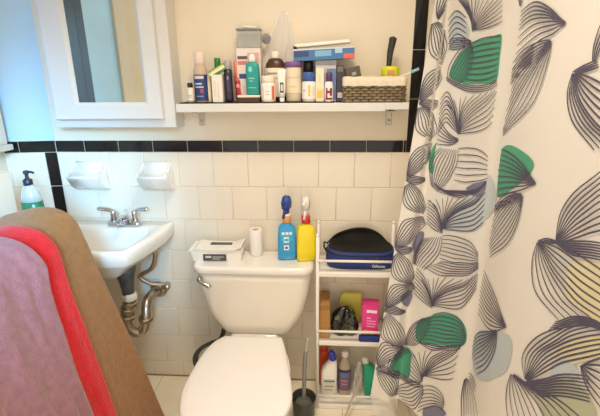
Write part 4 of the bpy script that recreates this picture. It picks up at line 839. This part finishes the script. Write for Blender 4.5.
PATCHES=[('green',[(3.02,0.2117),(3.56,0.2098),(4.1,0.2093),(4.17,0.2449),(4.16,0.2795),(3.51,0.2865),(2.85,0.2855),(2.43,0.2742),(2.45,0.2551),(2.64,0.2315)]),
('green',[(2.5,0.8333),(2.44,0.8092),(2.63,0.7829),(3.08,0.7581),(3.51,0.7328),(3.87,0.7244),(4.24,0.7336),(4.38,0.7521),(4.25,0.7697),(3.63,0.7967),(3.13,0.8231),(2.68,0.8354)]),
('green',[(0.8,0.9109),(1.24,0.8787),(2.32,0.8695),(2.43,0.8947),(2.4,0.9361),(1.67,0.934)]),
('green',[(5.09,0.3873),(5.33,0.3771),(5.67,0.3778),(6.07,0.3873),(6.04,0.4034),(5.88,0.4171),(5.63,0.4382),(5.19,0.4653),(5.09,0.4253)]),
('green',[(2.28,0.4037),(2.26,0.4411),(2.29,0.4679),(2.07,0.4637),(1.96,0.443),(2.09,0.4216)]),
('mist',[(3.31,0.5144),(3.68,0.4893),(4.39,0.467),(4.58,0.5194),(3.58,0.5565),(3.05,0.5709)]),
('mist',[(2.16,0.1689),(2.34,0.1519),(2.61,0.1658),(2.87,0.1931),(2.73,0.2155),(2.31,0.2224)]),
('mist',[(5.86,0.6661),(6.27,0.6497),(6.34,0.6806),(6.25,0.7158),(5.92,0.7547),(5.48,0.7918),(5.15,0.7985),(4.86,0.7459)]),
('mist',[(4.37,0.4354),(4.84,0.4436),(5.14,0.4633),(5.09,0.4905),(4.61,0.5117),(4.42,0.4722)]),
('slate',[(3.53,0.4747),(3.8,0.4582),(4.36,0.4478),(4.27,0.47),(3.79,0.4825)]),
('slate',[(1.29,0.6235),(1.63,0.6079),(2.24,0.5961),(2.18,0.6284),(1.81,0.6538)]),
('slate',[(0.91,0.7412),(1.56,0.7311),(2.09,0.7429),(1.77,0.7704),(1.12,0.7577)]),
('slate',[(3.23,0.9716),(3.58,0.9398),(3.82,0.9374),(3.77,0.9498),(3.27,0.9893)]),
('khaki',[(6.88,0.4851),(7.12,0.4721),(7.29,0.469),(7.39,0.5201),(7.22,0.5281),(7.05,0.5311),(6.88,0.5216)]),
('khaki',[(6.98,0.5909),(7.2,0.561),(7.41,0.5338),(7.45,0.5523),(7.26,0.5866),(7.01,0.6273)]),
('moss',[(6.79,0.6877),(6.89,0.6571),(7.09,0.6288),(7.29,0.6124),(7.43,0.6125),(7.48,0.6303),(7.06,0.6957)]),
('mist',[(6.94,0.6243),(7.06,0.6057),(7.22,0.5945),(7.29,0.6015),(7.16,0.6231),(6.96,0.6375)])]
TN=[[0.4043, -0.1054], [0.4393, -0.0895], [0.455, -0.076], [0.5126, -0.2031], [0.519, -0.4012], [0.5232, -0.4847], [0.535, -0.7], [0.55, -0.95], [0.555, -1.25], [0.56, -1.55]]
BN=[[0.1992, -0.2967], [0.2611, -0.3314], [0.3141, -0.3095], [0.3735, -0.3932], [0.4578, -0.5217], [0.4934, -0.5745], [0.475, -0.74], [0.495, -0.97], [0.51, -1.25], [0.52, -1.55]]
ZT, ZB0 = 1.95, .17
def crom(Pn, u):
    i = min(int(u), len(Pn)-2); t = u-i
    g = lambda k: Vector(Pn[k]) if 0 <= k < len(Pn) else (2*Vector(Pn[0])-Vector(Pn[1]) if k < 0 else 2*Vector(Pn[-1])-Vector(Pn[-2]))
    a, b, c, d = g(i-1), g(i), g(i+1), g(i+2)
    m0 = .35*(c-a); m1 = .35*(d-b)
    return (2*t**3-3*t*t+1)*b+(t**3-2*t*t+t)*m0+(-2*t**3+3*t*t)*c+(t**3-t*t)*m1
def cur(u, v, d=0):
    def q(u, v):
        p = crom(TN, u)*(1-v)+crom(BN, u)*v; return Vector((p.x, p.y, ZT+(ZB0-ZT)*v))
    p = q(u, v)
    if d:
        du = q(u+.01, v)-q(u-.01, v); dv = q(u, min(1, v+.01))-q(u, max(0, v-.01)); n = du.cross(dv).normalized()
        if n.x > 0 and abs(n.x) > abs(n.y) or (n.y > 0 and abs(n.y) >= abs(n.x)): n = -n
        p = p+n*d
    return p
ct = thing('shower_curtain', 'white shower curtain printed with slate leaf outlines and green patches', 'curtain', (.45, -.6, ZB0))
CURT = bpy.data.materials.new('white_curtain_cloth'); CURT.use_nodes = True
nt = CURT.node_tree; b_ = nt.nodes['Principled BSDF']; b_.inputs['Base Color'].default_value = lin('#f5f0e7'); b_.inputs['Roughness'].default_value = .55
tr = nt.nodes.new('ShaderNodeBsdfTranslucent'); tr.inputs[0].default_value = lin('#f2ead8'); mx = nt.nodes.new('ShaderNodeMixShader'); mx.inputs[0].default_value = .22
nz = nt.nodes.new('ShaderNodeTexNoise'); nz.inputs['Scale'].default_value = 300; bp = nt.nodes.new('ShaderNodeBump'); bp.inputs['Strength'].default_value = .06; bp.inputs['Distance'].default_value = .002
nt.links.new(nz.outputs['Fac'], bp.inputs['Height']); nt.links.new(bp.outputs['Normal'], b_.inputs['Normal'])
nt.links.new(b_.outputs[0], mx.inputs[1]); nt.links.new(tr.outputs[0], mx.inputs[2]); nt.links.new(mx.outputs[0], nt.nodes['Material Output'].inputs[0])
INKC = {'ink': mat('slate_print_ink', '#514c60', .6), 'green': mat('green_print_ink', '#4f9e7c', .6, var=.05), 'mist': mat('grey_blue_print_ink', '#bcc4c4', .6), 'slate': mat('dark_slate_print_ink', '#77768c', .6), 'khaki': mat('pale_khaki_print_ink', '#ddd2a8', .6), 'moss': mat('pale_moss_print_ink', '#b5b698', .6)}
CM = [CURT]+list(INKC.values()); CI = {k: i+1 for i, k in enumerate(INKC)}
bm = nb()
U1 = len(TN)-1; nu, nv = 117, 60
vg = [[bm.verts.new(cur(U1*i/nu, j/nv)) for j in range(nv+1)] for i in range(nu+1)]
for i in range(nu):
    for j in range(nv):
        f = bm.faces.new((vg[i][j], vg[i+1][j], vg[i+1][j+1], vg[i][j+1])); f.smooth = True
def seg_len(pts): return pts
def strip(uv, wd, mi, d):
    pts = [cur(u, v, d) for u, v in uv]; n = len(pts); L_, R_ = [], []
    for i, p in enumerate(pts):
        T = (pts[min(i+1, n-1)]-pts[max(i-1, 0)])
        u, v = uv[i]; q = cur(u, v); N = (p-q).normalized()
        if T.length < 1e-7: return
        s = T.normalized().cross(N); k = wd*(.55+.45*math.sin(PI*min(1, max(0, i/(n-1)))))
        L_.append(bm.verts.new(p+s*k/2)); R_.append(bm.verts.new(p-s*k/2))
    for i in range(n-1):
        f = bm.faces.new((L_[i], L_[i+1], R_[i+1], R_[i])); f.material_index = mi; f.smooth = True
def cat2(pts, m):
    out = []
    for k in range(m+1):
        q = k/m*(len(pts)-1); i = min(int(q), len(pts)-2); t = q-i
        g = lambda j: pts[max(0, min(len(pts)-1, j))]
        a, b, c, d = g(i-1), g(i), g(i+1), g(i+2)
        out.append(tuple(.5*(2*b[z]+(c[z]-a[z])*t+(2*a[z]-5*b[z]+4*c[z]-d[z])*t*t+(3*b[z]-a[z]-3*c[z]+d[z])*t**3) for z in (0, 1)))
    return out
def inside(p, poly):
    c = False; j = len(poly)-1
    for i in range(len(poly)):
        if (poly[i][1] > p[1]) != (poly[j][1] > p[1]) and p[0] < (poly[j][0]-poly[i][0])*(p[1]-poly[i][1])/(poly[j][1]-poly[i][1])+poly[i][0]: c = not c
        j = i
    return c
clampu = lambda u: min(max(u, .01), U1-.05)
for idx, (kind, poly) in enumerate(PATCHES):
    poly = cat2(poly+[poly[0]], 40)[:-1]
    cu_, cv_ = sum(p[0] for p in poly)/len(poly), sum(p[1] for p in poly)/len(poly); K = 8
    d = .0012+.0001*idx
    rr = [[(cu_+(p[0]-cu_)*k/K, cv_+(p[1]-cv_)*k/K) for p in poly] for k in range(1, K+1)]
    cv0 = bm.verts.new(cur(clampu(cu_), cv_, d)); prev = None
    for r_ in rr:
        vsn = [bm.verts.new(cur(clampu(u), min(max(v, 0), 1), d)) for u, v in r_]
        for i in range(len(vsn)):
            j = (i+1) % len(vsn)
            f = bm.faces.new((cv0, vsn[i], vsn[j])) if prev is None else bm.faces.new((prev[i], vsn[i], vsn[j], prev[j]))
            f.material_index = CI[kind]; f.smooth = True
        prev = vsn
for curves, n in LEAVES:
    CS = [cat2(c, 14) for c in curves]
    for k in range(n):
        q = k/max(1, n-1)*(len(CS)-1); i = min(int(q), len(CS)-2); t = q-i
        line = [((1-t)*a[0]+t*b[0], (1-t)*a[1]+t*b[1]) for a, b in zip(CS[i], CS[i+1])]
        strip([(clampu(u), min(max(v, 0), 1)) for u, v in line], 0.0037 if line[0][0] < 3.9 else .0042, CI['ink'], .0034)
o = obj('cloth', bm, CM, ct)
# hem, rings and rod
rod = thing('curtain_rod', 'chrome curtain rod carrying the shower curtain along the tub', 'rod', (.47, -1.0, 1.985))
bm = nb(); tube(bm, [(.455, -.008, 1.985), (.545, YF+.02, 1.985)], .0125, 0, 14, False); obj('rod', bm, CHROME, rod)

bm = nb(); R = []
for j in range(7):
    t = j/6; row = []
    for k in range(13):
        u = .05+1.9*k/12; p = cur(u, 1, .004); row.append((p.x+.02*t*math.sin(2.1*u)+.012*t, p.y-.012*t, ZB0+.02-(.10+.03*math.sin(3*u))*t))
    R.append(row)
rings(bm, R, 0, False, True, closed=False)
obj('clear_liner', bm, BAGM, ct)
